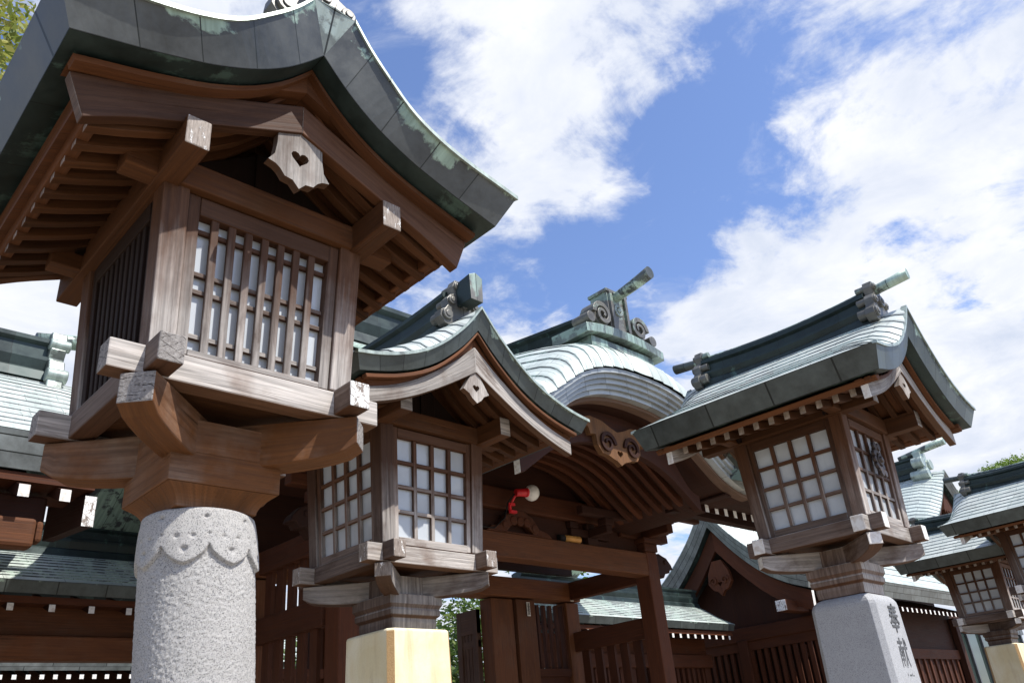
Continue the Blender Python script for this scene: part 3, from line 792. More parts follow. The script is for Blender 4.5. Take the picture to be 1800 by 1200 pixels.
        for z in zs:
            o = sh * max(0, (-z - .36)) if z > -1.2 else sh * .84
            secs.append([(o.x + rr(2 * math.pi * k / NA - math.pi, z) * math.sin(2 * math.pi * k / NA - math.pi), o.y - rr(2 * math.pi * k / NA - math.pi, z) * math.cos(2 * math.pi * k / NA - math.pi), z) for k in range(NA)])
        mb.loft(secs[::-1], True, True, 0, True); part('pillar', mb, 'granite', 0)
    else:
        mb = MB(); hp = .2 if pmat != 'sandstone' else .212; ch = .030; zs = []
        rr_ = .07 if pmat == 'granite_fine' else .02
        for k in range(7):
            q = math.pi / 2 * k / 6; zs.append((-.385 - rr_ + rr_ * math.cos(q), hp - rr_ + rr_ * math.sin(q)))
        zs += [(-1.2, hp + .012), (-Z, hp + .03)]
        secs = []
        for z, h in zs:
            c = ch if z < -.395 else ch * .9
            secs.append([(-h + c, -h, z), (h - c, -h, z), (h, -h + c, z), (h, h - c, z), (h - c, h, z), (-h + c, h, z), (-h, h - c, z), (-h, -h + c, z)])
        mb.loft(secs, True, True); 
        if pmat == 'sandstone':
            k0 = len(mb.f)
            for i, f in enumerate(mb.f):
                if len(f) == 4 and i < (len(secs) - 1) * 8 and i % 8 in (1, 3, 5, 7) and i >= 5 * 8: mb.mi[i] = 1
        part('pillar', mb, [pmat, 'sandraw'], .003)
    if text:
        cu = bpy.data.curves.new('carved_text', 'FONT'); cu.body = '奉\n献\n燈'; cu.size = .178; cu.extrude = .002; cu.align_x = 'CENTER'; cu.space_line = 1.1; cu.shear = .14; cu.offset = .0012
        tob = bpy.data.objects.new('tmp', cu); COL.objects.link(tob)
        dg = bpy.context.evaluated_depsgraph_get(); me = bpy.data.meshes.new_from_object(tob.evaluated_get(dg))
        bpy.data.objects.remove(tob); me.materials.clear(); me.materials.append(M['carve'])
        o = bpy.data.objects.new('carved_inscription', me); COL.objects.link(o); o.parent = t
        o.rotation_euler = (rad(90), 0, 0); o.location = (.03, -.2045, Z - .60); o.scale = (.80, 1, 1)
    if crest:
        mb = MB(); yy = -.40; cz = .40; cx = .03
        mb.cyl((cx, yy, cz), (cx, yy + .03, cz), .034, .04, 20)
        for k in range(10):
            q = 2 * math.pi * k / 10; r = .052; c = Vector((cx + r * math.cos(q), yy + .008, cz + r * math.sin(q) * 1.25))
            mb.cyl(c, c + Vector((0, .02, 0)), .02, .024, 10)
        for k in (-1, 1):
            mb.cyl((cx + k * .03, yy, cz + .09), (cx + k * .03, yy + .02, cz + .09), .026, .026, 12); mb.cyl((cx + k * .025, yy, cz - .088), (cx + k * .025, yy + .02, cz - .088), .024, .024, 12)
        mb.cyl((cx, yy - .012, cz), (cx, yy, cz), .016, .024, 12)
        part('crest', mb, 'bronze', .002)
    return t
M['white_end2'] = whitepaint('worn_rafter_end', (.27, .225, .185))

T1 = [(.085, 1.29), (.15, 1.195), (.235, 1.10), (.34, 1.0), (.46, .935), (.6, .89), (.74, .86), (.86, .835)]
B1 = [(0, 1.119), (.07, 1.04), (.15, .965), (.25, .895), (.38, .83), (.5, .788), (.6, .757), (.7, .73), (.79, .705)]
HL1 = [(0, .85), (.2, .765), (.4, .68), (.55, .615), (.69, .54)]
HU1 = [(0, .975), (.2, .885), (.4, .805), (.55, .745), (.745, .68)]
T2 = [(0, 1.29), (.1, 1.165), (.2, 1.065), (.32, .965), (.45, .885), (.6, .825), (.73, .79), (.855, .77)]
B2 = [(0, 1.155), (.1, 1.045), (.2, .955), (.32, .865), (.45, .795), (.6, .74), (.72, .71), (.815, .69)]
HL2 = [(0, .905), (.15, .815), (.3, .73), (.45, .655), (.6, .595), (.745, .55)]
HU2 = [(0, 1.065), (.15, .94), (.3, .835), (.45, .745), (.6, .68), (.75, .635)]
T3 = [(0, 1.31), (.1, 1.185), (.2, 1.085), (.32, .985), (.45, .905), (.6, .845), (.73, .81), (.862, .79)]
B3 = [(0, 1.107), (.1, 1.0), (.2, .915), (.32, .83), (.45, .76), (.6, .705), (.72, .675), (.80, .655)]
HL3 = [(0, .895), (.15, .805), (.3, .72), (.45, .645), (.6, .585), (.715, .545)]
HU3 = [(0, 1.035), (.15, .92), (.3, .815), (.45, .735), (.6, .68), (.72, .645)]

lantern('large old wooden lantern with vertical bars on a round carved granite pillar, nearest', (1.113, 2.608, 2.668), rad(-.1), H=.585, v=.71, lean=.07, style='old', pillar='round', pmat='granite', wedge=True, T=T1, B=B1, hlo=HL1, hup=HU1, hy=.58, under=.03, front='bars', ridge_tip='log', noseface=('endgrain', 'flaked'), bandmat='copper_band', pillar_shift=.06, n=.103)
lantern('wooden lattice lantern with square box ridge end on a yellow stone pillar', (2.813, 3.84, 2.526), rad(1.0), H=.655, v=.81, lean=.04, T=T2, B=B2, hlo=HL2, hup=HU2, hy=.77, pmat='sandstone', ridge_tip='box', front='grid', noseface=('flaked_little', 'flaked_little'), arm_end='flaked_little')
lantern('wooden lattice lantern with bronze crest on a grey pillar carved with characters', (5.14, 2.31, 2.571), rad(2.6), H=.63, v=.795, lean=.045, T=T3, B=B3, hlo=HL3, hup=HU3, hy=.69, pmat='granite_fine', text=True, crest=True, front='deep', n=.08)
lantern('smallest and farthest lattice lantern, on a cream yellow pillar', (13.154, 3.966, 2.667), rad(1.4), v=.8, lean=.045, T=T3, B=B3, hlo=HL3, hup=HU3, hy=.69, pmat='sandstone', front='deep')
lantern('lattice lantern cut off by the right edge, its roof below the clipped tree', (11.765, 2.709, 2.8), rad(-3.0), v=.8, lean=.045, T=T3, B=B3, hlo=HL3, hup=HU3, hy=.69, pmat='granite_fine', front='deep')

# ------------------------------------------------------------------ ground
mb = MB(); mb.quad([(-600, -600, 0), (600, -600, 0), (600, 600, 0), (-600, 600, 0)], None, 0); o = mb.build('ground', 'ground'); tag(o, kind='structure')

# ------------------------------------------------------------------ gate with the undulating karahafu eave
XC = 6.2
KP = [(0, 4.75), (.3, 4.735), (.6, 4.68), (.9, 4.56), (1.17, 4.38), (1.46, 4.19), (1.8, 4.08), (2.3, 4.06), (3.0, 4.07), (3.9, 4.12)]
_K, _ = smooth_poly(KP, 120)
def K(x): return interp(_K, abs(x - XC))

gate = thing('shrine_gate', 'brown timber gate with a rounded green copper gable over its front', 'gate', (XC, 6.2, 0))
def gp(name, mb, mats, bev=0., parent=None, root=None):
    o = mb.build(name, mats, parent or root or gate, bev)
    if parent is None: o.location = -Vector((root or gate).location)
    return o
# layered copper verge following the curve
mb = MB(); xs = [XC - 3.75 + 7.5 * k / 90 for k in range(91)]
for j in range(5):
    yf = 4.44 - j * .032; b0 = -.225 + .045 * j; b1 = b0 + .044
    mb.loft([[(x, yf, K(x) + b0), (x, yf + .5, K(x) + b0), (x, yf + .5, K(x) + b1), (x, yf, K(x) + b1)] for x in xs], True, True, 0, False)
gp('eave_verge', mb, 'copper_verge')
# karahafu sheets
def kara_sheet():
    mb = MB(); R = [(x, z) for x, z in _K if x <= 1.95]
    L = [0.]
    for a, b in zip(R, R[1:]): L.append(L[-1] + math.hypot(b[0] - a[0], b[1] - a[1]))
    nc = int(L[-1] / .15); rows = []
    for c in range(nc):
        for k in range(5):
            sL = (c + k / 4) * L[-1] / nc
            x = interp(list(zip(L, [r[0] for r in R])), sL); z = interp(_K, x)
            rows.append((x, z + .012 * (k / 4), sL, k == 4))
    ys = [(4.285, 0), (4.297, .07), (4.325, .15), (4.37, .225), (4.44, .29), (4.56, .36), (4.75, .42), (4.95, .48), (5.3, .56), (5.7, .64), (6.2, .74), (6.75, .82)]
    for sx in (1, -1):
        i = len(mb.v); m = len(ys)
        for x, z, v, st in rows:
            w = max(.0, min(1, (interp(_K, x) - 3.9) / .75)); w = .25 + .75 * w
            for y, d in ys: mb.v.append((XC + sx * x * (1 + .12 * (y - 4.3) * (1 - w)), y, z + d * w))
        for a in range(len(rows) - 1):
            for b in range(m - 1):
                idx = [(a, b), (a, b + 1), (a + 1, b + 1), (a + 1, b)]
                if sx > 0: idx = idx[::-1]
                mb.f.append(tuple(i + p * m + q for p, q in idx)); mb.uv.append([(ys[q][0] * 1.0 + 3, rows[p][2] + .0008) for p, q in idx])
                mb.mi.append(1 if rows[a][3] else 0); mb.sm.append(not rows[a][3])
    return mb.build('karahafu_roof', ['sheet_big', 'copper_band'], gate, fixn=False)
kara_sheet().location = -Vector(gate.location)
# straight roof slopes either side and behind
PR = [(6.62, 5.62), (6.1, 5.22), (5.5, 4.80), (4.9, 4.40), (4.3, 4.10)]
def slope(mb, x0, x1, prof, course=.15, step=.012, thick=.22):
    pts, L = smooth_poly(prof, 4 * max(2, int(round(smooth_poly(prof, 9)[1] / course))) + 1); nc = (len(pts) - 1) // 4
    rows = []
    for c in range(nc):
        for k in range(5):
            y, z = pts[c * 4 + k]; rows.append((y, z + step * k / 4, (c + k / 4) * L / nc, k == 4))
    i = len(mb.v)
    for y, z, v, st in rows: mb.v += [(x0, y, z), (x1, y, z)]
    for a in range(len(rows) - 1):
        mb.f.append((i + 2 * a, i + 2 * a + 2, i + 2 * a + 3, i + 2 * a + 1)); va, vb = rows[a][2] + .0008, rows[a + 1][2] + .0008
        mb.uv.append([(x0, va), (x0, vb), (x1, vb), (x1, va)]); mb.mi.append(1 if rows[a][3] else 0); mb.sm.append(not rows[a][3])
    mb.loft([[(x, y, z - .02) for y, z in pts] + [(x, y, z - thick) for y, z in pts[::-1]] for x in (x0, x1)], True, True, 1)
mb = MB(); slope(mb, XC - 3.75, XC - 1.5, PR); slope(mb, XC + 1.5, XC + 3.75, PR); slope(mb, XC - 1.5, XC + 1.5, PR[:2] + [(5.6, 4.87)])
slope(mb, XC - 3.75, XC + 3.75, [(6.58, 5.62), (7.2, 5.16), (7.9, 4.66), (8.8, 4.12)])
gp('main_roof', mb, ['sheet_big', 'copper_band'])
# main ridge
mb = MB()
def ridge_ring(w, h): return [(w, 0), (w * .92, h * .2), (w * .7, h * .26), (w * .85, h * .46), (w * .85, h * .54), (w * .62, h * .58), (w * .62, h * .8), (w * .85, h * .86), (w * .85, h * .95), (w * .3, h)]
rr = ridge_ring(.24, .58); ring = rr + [(-x, z) for x, z in rr[::-1]]
mb.loft([[(x, 6.6 + y, 5.45 + z) for y, z in ring] for x in (XC - 3.5, XC, XC + 3.5)])
mb.cyl((XC - 3.9, 6.6, 6.06), (XC + 3.9, 6.6, 6.06), .06, .06, 14); gp('ridge', mb, 'copper_dark')
# karahafu ridge, pedestal, ornament, log
mb = MB(); rr = ridge_ring(.2, .42); ring = rr + [(-x, z) for x, z in rr[::-1]]
mb.loft([[(XC + x, y, 5.17 + .13 * (y - 4.5) + z) for x, z in ring] for y in (4.52, 5.4, 6.4)]); gp('karahafu_ridge', mb, 'copper_dark')
mb = MB()
secs = []
for k in range(17):
    dx = -.62 + 1.24 * k / 16; z = 5.29 - .08 * (abs(dx) / .66) ** 2.2
    secs.append([(XC + dx, 4.42, z - .10), (XC + dx, 4.42, z), (XC + dx, 4.9, z + .03), (XC + dx, 4.9, z - .10)])
mb.loft(secs, True, True); mb.box(XC - .5, XC + .5, 4.48, 4.95, 4.95, 5.14, 0); gp('ridge_pedestal', mb, 'copper_pedestal', .006)
orn = MB()
def scroll(mb, cx, cz, r, y0, y1, sg, turns=1.6, w=.028):
    secs = []
    for k in range(40):
        t = k / 39; a = t * turns * 2 * math.pi; q = r * (1 - .8 * t)
        ca, sa = math.cos(a) * sg, math.sin(a); ww = w * (1 - .45 * t)
        secs.append([(cx + ca * (q - ww), y0, cz + sa * (q - ww)), (cx + ca * (q + ww), y0, cz + sa * (q + ww)), (cx + ca * (q + ww), y1, cz + sa * (q + ww)), (cx + ca * (q - ww), y1, cz + sa * (q - ww))])
    mb.loft(secs, True, True, 0, False)
orn.box(XC - .155, XC + .155, 4.47, 4.70, 5.26, 5.76, 2); orn.box(XC - .175, XC + .175, 4.455, 4.715, 5.75, 5.785, 0)
for sg in (1, -1):
    scroll(orn, XC + sg * .30, 5.42, .13, 4.44, 4.62, sg); orn.cyl((XC + sg * .30, 4.47, 5.42), (XC + sg * .30, 4.66, 5.42), .125, .125, 24)
    orn.cyl((XC + sg * .5, 4.44, 5.33), (XC + sg * .5, 4.66, 5.33), .06, .06, 16)
    orn.box(XC + sg * .12 - .02, XC + sg * .12 + .02, 4.44, 4.48, 5.3, 5.75, 2)
oo = gp('ridge_end_ornament', orn, 'copper_orn', .005)
mb = MB()
for k in range(16):
    q = 2 * math.pi * k / 16; c = Vector((XC + .052 * math.cos(q), 4.455, 5.56 + .052 * math.sin(q))); mb.cyl(c, c + Vector((0, .03, 0)), .014, .02, 8)
mb.cyl((XC, 4.445, 5.56), (XC, 4.48, 5.56), .02, .025, 14); gp('crest', mb, 'copper_pale', 0)
mb = MB(); secs = []
for k in range(9):
    y = 4.9 - .9 * k / 8; z = 5.70 + .10 * (k / 8) ** 2 + .0; r = .042 + .026 * k / 8
    secs.append([(XC + r * math.cos(a), y, z + r * math.sin(a)) for a in [2 * math.pi * i / 18 for i in range(18)]])
mb.loft(secs, True, True, 0, True); gp('ridge_log', mb, 'copper_band2')
# bargeboard, soffit and curved rafters under the karahafu
def curve_strip(y0, y1, up, lo, half, mats, name, n=60, bev=0., capmi=None):
    mb = MB(); mb.loft([[(XC + dx, y0, K(XC + dx) + lo), (XC + dx, y1, K(XC + dx) + lo), (XC + dx, y1, K(XC + dx) + up), (XC + dx, y0, K(XC + dx) + up)] for dx in [-half + 2 * half * k / n for k in range(n + 1)]], True, True, 0, False, capmi)
    gp(name, mb, mats, bev)
curve_strip(4.52, 4.62, -.222, -.262, 1.95, 'wood_fresh2', 'verge_trim')
mb = MB(); secs = []
for k in range(61):
    dx = -1.36 + 2.72 * k / 60; f = max(0, min(1, (abs(dx) - .85) / .5)); lo = max(K(XC + dx) - .60, 3.665); up = K(XC + dx) - .25; up = up + (3.84 - up) * f * f * (3 - 2 * f)
    secs.append([(XC + dx, 4.78, lo), (XC + dx, 4.86, lo), (XC + dx, 4.86, up), (XC + dx, 4.78, up)])
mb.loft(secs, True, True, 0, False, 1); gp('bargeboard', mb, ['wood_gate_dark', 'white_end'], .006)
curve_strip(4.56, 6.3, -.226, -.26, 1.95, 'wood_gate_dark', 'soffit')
for k in range(9):
    y = 4.95 + k * .145; curve_strip(y, y + .06, -.262, -.345, 1.5, 'wood_gate', 'curved_rafter', 40)
# pendant with two scrolls
mb = MB(); c = 4.07
half = [(0, .21), (.1, .24), (.22, .29), (.40, .31), (.53, .27), (.50, .20), (.44, .19), (.42, .12), (.34, .13), (.33, .03), (.27, -.05), (.18, -.06), (.13, -.08), (.06, -.10), (0, -.14)]
poly = [(-x, z) for x, z in half[1:-1]] ; poly = poly + [half[-1]] + [(x, z) for x, z in half[1:-1][::-1]] + [half[0]]
poly = [(XC + x, c + z) for x, z in poly]
mb.plate(poly, lambda p, q, d: (p, 4.72 + d, q), .06, 0, heart_hole(XC, c - .02, .045)); pen = gp('gable_pendant', mb, 'wood_fresh', .004)
mb = MB()
for sg in (1, -1): scroll(mb, XC + sg * .19, c + .06, .115, 4.695, 4.73, -sg, 1.5, .02)
gp('pendant_scroll', mb, 'wood_gate_dark', 0, None).parent = gate
# columns, beams
for x in (XC - 2.27, XC + 2.16):
    mb = MB(); mb.box(x, x + .22, 6.2, 6.42, 0.12, 3.62, 2); gp('column', mb, 'wood_gate', .012)
mb = MB(); secs = []
for k in range(21):
    x = XC - 2.25 + 4.5 * k / 20; f = abs(x - XC) / 2.25
    secs.append([(x, 6.205, 3.34 - .02 * f), (x, 6.40, 3.34 - .02 * f), (x, 6.40, 3.60), (x, 6.205, 3.60)])
mb.loft(secs); gp('porch_beam', mb, 'wood_gate2', .012)
mb = MB(); mb.box(XC - 2.5, XC + 2.1, 6.22, 6.38, 3.86, 4.10, 0); gp('upper_beam', mb, 'wood_gate', .02)
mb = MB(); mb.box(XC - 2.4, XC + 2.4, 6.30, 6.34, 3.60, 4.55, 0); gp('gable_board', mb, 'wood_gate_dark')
# carved beast-head noses at the column tops
for sg in (1, -1):
    mb = MB(); x0 = XC + sg * 2.38
    pl = [(0, -.02), (0, .20), (.10, .25), (.18, .22), (.25, .2), (.33, .12), (.36, .06), (.30, .06), (.27, .01), (.2, .02), (.14, -.06)]
    pl = [(x0 + sg * x, 3.38 + z) for x, z in pl]
    if sg < 0: pl = pl[::-1]
    mb.plate(pl, lambda p, q, d: (p, 6.24 + d, q), .15); mb.cyl((x0 + sg * .2, 6.225, 3.52), (x0 + sg * .2, 6.25, 3.52), .03, .03, 10); gp('beam_nose', mb, 'wood_gate_dark', .02)
# bracket clusters on the columns
for sg in (1, -1):
    x = XC + sg * 2.26 - (.0 if sg > 0 else 0); mb = MB()
    for w, z0, z1 in ((.13, 3.62, 3.72), (.17, 3.72, 3.78)): mb.box(x - w, x + w, 6.31 - w, 6.31 + w, z0, z1, 0)
    mb.box(x - .48, x + .48, 6.25, 6.37, 3.78, 3.89, 0); mb.box(x - .06, x + .06, 5.85, 6.75, 3.781, 3.891, 1)
    for dx in (-.42, 0, .42):
        mb.box(x + dx - .08, x + dx + .08, 6.23, 6.39, 3.89, 3.97, 0)
    mb.box(x - .08, x + .08, 5.83, 5.98, 3.892, 3.972, 0); mb.box(x - .7, x + .7, 5.86, 5.95, 3.972, 4.08, 0)
    gp('bracket_set', mb, 'wood_gate', .01)
    mb = MB(); a, b = Vector((x, 6.2, 3.98)), Vector((x + sg * .42, 5.62, 4.06)); d = (b - a).normalized(); w = Vector((-d.y, d.x, 0)).normalized() * .075
    rg = lambda c, h0, h1: [c - w + Vector((0, 0, h0)), c + w + Vector((0, 0, h0)), c + w + Vector((0, 0, h1)), c - w + Vector((0, 0, h1))]
    mb.loft([rg(a - d * .9, -.05, .16), rg(a, -.05, .17), rg(b, -.08, .13)], True, True, 0, False, 1); gp('corner_beam', mb, ['wood_gate_dark', 'white_end'], .008)
for sg in (-1, 1):
    x = XC + sg * 1.2; mb = MB()
    mb.box(x - .09, x + .09, 6.215, 6.39, 3.602, 3.69, 0); mb.box(x - .34, x + .34, 6.24, 6.36, 3.69, 3.78, 0); mb.box(x - .05, x + .05, 5.95, 6.24, 3.691, 3.781, 1)
    for dx in (-.29, 0, .29): mb.box(x + dx - .07, x + dx + .07, 6.225, 6.375, 3.781, 3.858, 0)
    mb.box(x - .07, x + .07, 5.93, 6.06, 3.782, 3.86, 0); mb.box(x - .45, x + .45, 5.94, 6.03, 3.861, 3.96, 0)
    gp('bracket_set', mb, 'wood_gate_dark', .008)
# frog-leg carving on the beam
mb = MB(); pl = [(-.5, 0), (-.42, .06), (-.3, .08), (-.2, .2), (-.08, .26), (.08, .26), (.2, .2), (.3, .08), (.42, .06), (.5, 0)]
mb.plate([(XC + .0 + x, 3.60 + z) for x, z in pl[::-1]], lambda p, q, d: (p, 6.2 + d, q), .09, 0, [(XC + x, 3.62 + z) for x, z in [(-.2, 0), (.2, 0), (.1, .09), (-.1, .09)]])
for dx in (-.1, 0, .1, -.22, .22): mb.cyl((XC + dx, 6.185, 3.68 + .06 * (abs(dx) < .15)), (XC + dx, 6.22, 3.68 + .06 * (abs(dx) < .15)), .05, .055, 10)
gp('frog_leg_strut', mb, 'wood_gate', .012)
# white-tipped rafters of the straight eaves
for sg in (1, -1):
    for k in range(11):
        x = XC + sg * (1.74 + k * .193); mb = MB()
        P = [(x - .035, 4.95, 3.745), (x + .035, 4.95, 3.745), (x + .035, 6.4, 4.36), (x - .035, 6.4, 4.36), (x - .035, 4.95, 3.83), (x + .035, 4.95, 3.83), (x + .035, 6.4, 4.45), (x - .035, 6.4, 4.45)]
        mb.hexa(P, 1, 0, (1, 1)); gp('rafter', mb, ['wood_gate_dark', 'white_end'])
    mb = MB(); x0, x1 = sorted((XC + sg * 1.6, XC + sg * 3.7)); mb.box(x0, x1, 4.6, 4.98, 3.832, 3.85, 0); mb.box(x0, x1, 5.3, 5.42, 3.83, 3.93, 0); gp('eave_fascia', mb, 'wood_gate_dark')
# rear screen: posts, lattice windows, beam, door leaves
for sg in (1, -1):
    for a, b, m in ((.80, 1.17, 'wood_gate2'), (1.2, 1.53, 'wood_gate2'), (2.12, 2.36, 'wood_gate2')):
        mb = MB(); x0, x1 = sorted((XC + sg * a, XC + sg * b)); mb.box(x0, x1, 7.6 + (.03 if a < 1 else 0), 7.84, .12, 3.24, 2); gp('screen_post', mb, m, .01)
    x0, x1 = sorted((XC + sg * 1.53, XC + sg * 2.12))
    mb = MB(); mb.box(x0, x1, 7.66, 7.76, .3, 2.40, 2); mb.box(x0, x1, 7.62, 7.8, 2.33, 2.42, 0); gp('screen_panel', mb, 'wood_gate')
    mb = MB()
    for k in range(4): xx = x0 + (x1 - x0) * (k + 1) / 5; mb.box(xx - .022, xx + .022, 7.67, 7.72, 2.42, 3.2, 2)
    mb.box(x0, x0 + .04, 7.64, 7.78, 2.42, 3.2, 2); mb.box(x1 - .04, x1, 7.64, 7.78, 2.42, 3.2, 2)
    gp('lattice_window', mb, 'wood_gate')
    x0 = XC + sg * .78; mb = MB(); y0, y1 = 7.86, 8.24
    mb.box(x0 - .03, x0 + .03, y0, y1, .2, .5, 1); mb.box(x0 - .03, x0 + .03, y0, y1, 2.86, 3.14, 1); mb.box(x0 - .032, x0 + .032, y0, y0 + .08, .2, 3.14, 2); mb.box(x0 - .032, x0 + .032, y1 - .08, y1, .2, 3.14, 2)
    mb.box(x0 - .02, x0 + .02, y0, y1, 2.7, 2.78, 1)
    for k in range(4): yy = y0 + .1 + (y1 - y0 - .2) * k / 3; mb.box(x0 - .015, x0 + .015, yy - .025, yy + .025, .5, 2.86, 2)
    gp('door_leaf', mb, 'wood_grey2')
    # side screens between front column and rear post
    xx = XC + sg * 2.25
    mb = MB(); mb.box(xx - .06, xx + .06, 6.42, 7.6, 3.27, 3.5, 1); gp('side_beam', mb, 'wood_gate', .01)
    mb = MB(); mb.box(xx - .05, xx + .05, 6.42, 7.6, 2.62, 2.86, 1); gp('side_beam', mb, 'wood_gate', .01)
    mb = MB(); mb.box(xx - .04, xx + .04, 6.42, 7.6, 2.0, 2.08, 1)
    for k in range(5):
        yy = 6.6 + .85 * k / 4; mb.box(xx - .02, xx + .02, yy - .06, yy + .06, .2, 2.62, 2)
        if sg < 0: mb.box(xx - .019, xx + .019, yy - .06, yy + .06, 2.86, 3.28, 2)
    gp('side_lattice', mb, 'wood_gate')
mb = MB(); mb.box(XC - 2.4, XC + 2.4, 7.58, 7.86, 3.26, 3.5, 0); gp('rear_beam', mb, 'wood_gate2', .012)
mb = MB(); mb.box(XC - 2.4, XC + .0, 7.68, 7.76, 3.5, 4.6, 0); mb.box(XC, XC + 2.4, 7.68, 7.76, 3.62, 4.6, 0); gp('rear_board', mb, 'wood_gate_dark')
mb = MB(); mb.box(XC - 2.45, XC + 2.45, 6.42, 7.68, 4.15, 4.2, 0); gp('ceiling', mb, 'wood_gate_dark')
mb = MB(); mb.box(XC - 2.6, XC + 2.6, 5.9, 8.9, 0, .12, 0); gp('stone_base', mb, 'granite_fine', .01)
# paper name slips pasted on the posts (marks only)
for x, z in ((7.585, 3.12), (8.42, 3.34)):
    mb = MB(); mb.box(x - .028, x + .028, 7.572, 7.576, z - .085, z + .085, 2)
    o = tag(mb.build('paper_slip', 'slip'), 'narrow paper slip pasted on the gate beam over the lattice window' if x > 8 else 'narrow paper slip pasted on the gate post left of the lattice window', 'paper slip', 'paper slips on the gate')
    mb = MB()
    for k in range(9): zz = z - .07 + k * .0165; mb.box(x - .02 + .004 * (k % 3), x + .02 - .005 * (k % 2), 7.568, 7.5715, zz, zz + .007, 0)
    mb.box(x - .004, x + .004, 7.5675, 7.5705, z - .06, z + .07, 2); mb.build('brush_marks', 'ink', o)
# clamp lamp and tube left on the beam
lamp = thing('clamp_lamp', 'red clamp lamp with round white bulb on the carved strut under the gable', 'lamp', (6.1, 6.17, 3.86))
def lp(name, mb, m, bev=0.): o = mb.build(name, m, lamp, bev); o.location = -Vector(lamp.location); return o
mb = MB(); bm_c = Vector((6.235, 6.02, 4.015)); secs = []
for k in range(13):
    a = math.pi * k / 12; r = .088 * math.sin(a) + .001; secs.append([(bm_c.x + .082 * -math.cos(a), bm_c.y + r * math.cos(t), bm_c.z + r * math.sin(t)) for t in [2 * math.pi * i / 24 for i in range(24)]])
mb.loft(secs, True, True, 0, True); lp('bulb', mb, 'bulb')
mb = MB(); mb.cyl((6.03, 6.06, 4.0), (6.15, 6.03, 4.01), .04, .045, 16); mb.cyl((6.15, 6.03, 4.01), (6.18, 6.025, 4.012), .05, .05, 16); lp('socket', mb, 'red', .003)
mb = MB(); mb.cyl((6.04, 6.08, 3.98), (6.02, 6.12, 3.91), .014, .014, 8); mb.box(5.98, 6.05, 6.1, 6.14, 3.87, 3.90, 0); mb.box(5.98, 6.07, 6.1, 6.14, 3.79, 3.82, 0); mb.box(5.97, 6.0, 6.11, 6.13, 3.79, 3.90, 2); lp('clamp', mb, 'red', .003)
mb = MB()
for a, b in zip([(6.02, 6.07, 3.99), (5.96, 6.12, 3.9), (5.93, 6.15, 3.74), (5.8, 6.19, 3.625)], [(5.96, 6.12, 3.9), (5.93, 6.15, 3.74), (5.8, 6.19, 3.625), (5.3, 6.19, 3.615)]): mb.cyl(a, b, .007, .007, 8)
lp('cable', mb, 'black')
mb = MB(); mb.cyl((6.86, 6.27, 3.645), (6.94, 6.26, 3.645), .042, .042, 16, 1); mb.cyl((6.94, 6.26, 3.645), (7.18, 6.24, 3.645), .042, .042, 16); tag(mb.build('short_tube', ['brass', 'black']), 'short ochre tube with a black cap lying on the gate beam', 'tube')

# ------------------------------------------------------------------ halls with ridge along x
def hall(label, xc, yr, half, T, B, course, parts, x_open=1, roll=.2, rollw=.55, name='shrine_hall', lean=.1, bands=('sheet_big', 'copper_grey', 'copper_pale'), cat='hall', group=None):
    """local +x is the front (towards -y of the world), local +y runs towards +x of the world"""
    t = thing(name, label, cat, (xc, yr, 0), rad(-90), group)
    roof(t, T, B, half, lean, course, False, bands, roll, None, 'roof', .012, 24, rollw)
    return t
def rpart(t, name, mb, mats, bev=0.): return mb.build(name, mats, t, bev)
def hall_ridge(t, half, z, w, h, mat='copper_dark', ends=(1, 1), S=1.):
    mb = MB(); rr = ridge_ring(w, h); ring = rr + [(-x, q) for x, q in rr[::-1]]
    mb.loft([[(x, y, z + q) for x, q in ring] for y in (-half, 0, half)]); rpart(t, 'ridge', mb, mat)
    for sy in (-1, 1):
        if not ends[0 if sy < 0 else 1]: continue
        mb = MB(); pts = [(0, h + .08), (w * .8, h + .06), (w * 1.05, h * .72), (w * .8, h * .52), (w * 1.15, h * .45), (w * 1.35, h * .2), (w * 1.5, -.12), (w * 1.1, -.2)]
        pl = [(-x, q + z) for x, q in pts[::-1][:-1]] + [(x, q + z) for x, q in pts]; pl = pl[::-1]
        mb.plate(pl, (lambda p, q, d: (p, -half - .12 + d, q)) if sy < 0 else (lambda p, q, d: (-p, half + .12 - d, q)), .13)
        for sx in (-1, 1):
            mb.cyl((sx * w * .85, sy * (half - .02), z + h * .85), (sx * w * .85, sy * (half + .15), z + h * .85), w * .33, w * .33, 14)
            mb.cyl((sx * w * 1.2, sy * (half - .02), z + h * .1), (sx * w * 1.2, sy * (half + .15), z + h * .1), w * .4, w * .4, 14)
        rpart(t, 'ridge_end_ornament', mb, 'copper_pale', .012)
        mb = MB(); mb.cyl((0, sy * (half - .1), z + h + .02), (0, sy * (half + .38), z + h + .09), .055 * S, .075 * S, 16); rpart(t, 'ridge_log', mb, 'copper_band2')
def row_rafters(t, y0, y1, step, x_end, z, slopez, back, w=.035, h=.085, nm='rafter', m='wood_gate_dark'):
    y = y0
    while y < y1:
        mb = MB(); P = [(x_end - back, y - w, z + slopez), (x_end, y - w, z), (x_end, y + w, z), (x_end - back, y + w, z + slopez)]
        P += [(p[0], p[1], p[2] + h) for p in P]; mb.hexa(P, 0, 0, (1, 1)); rpart(t, nm, mb, [m, 'white_end']); y += step

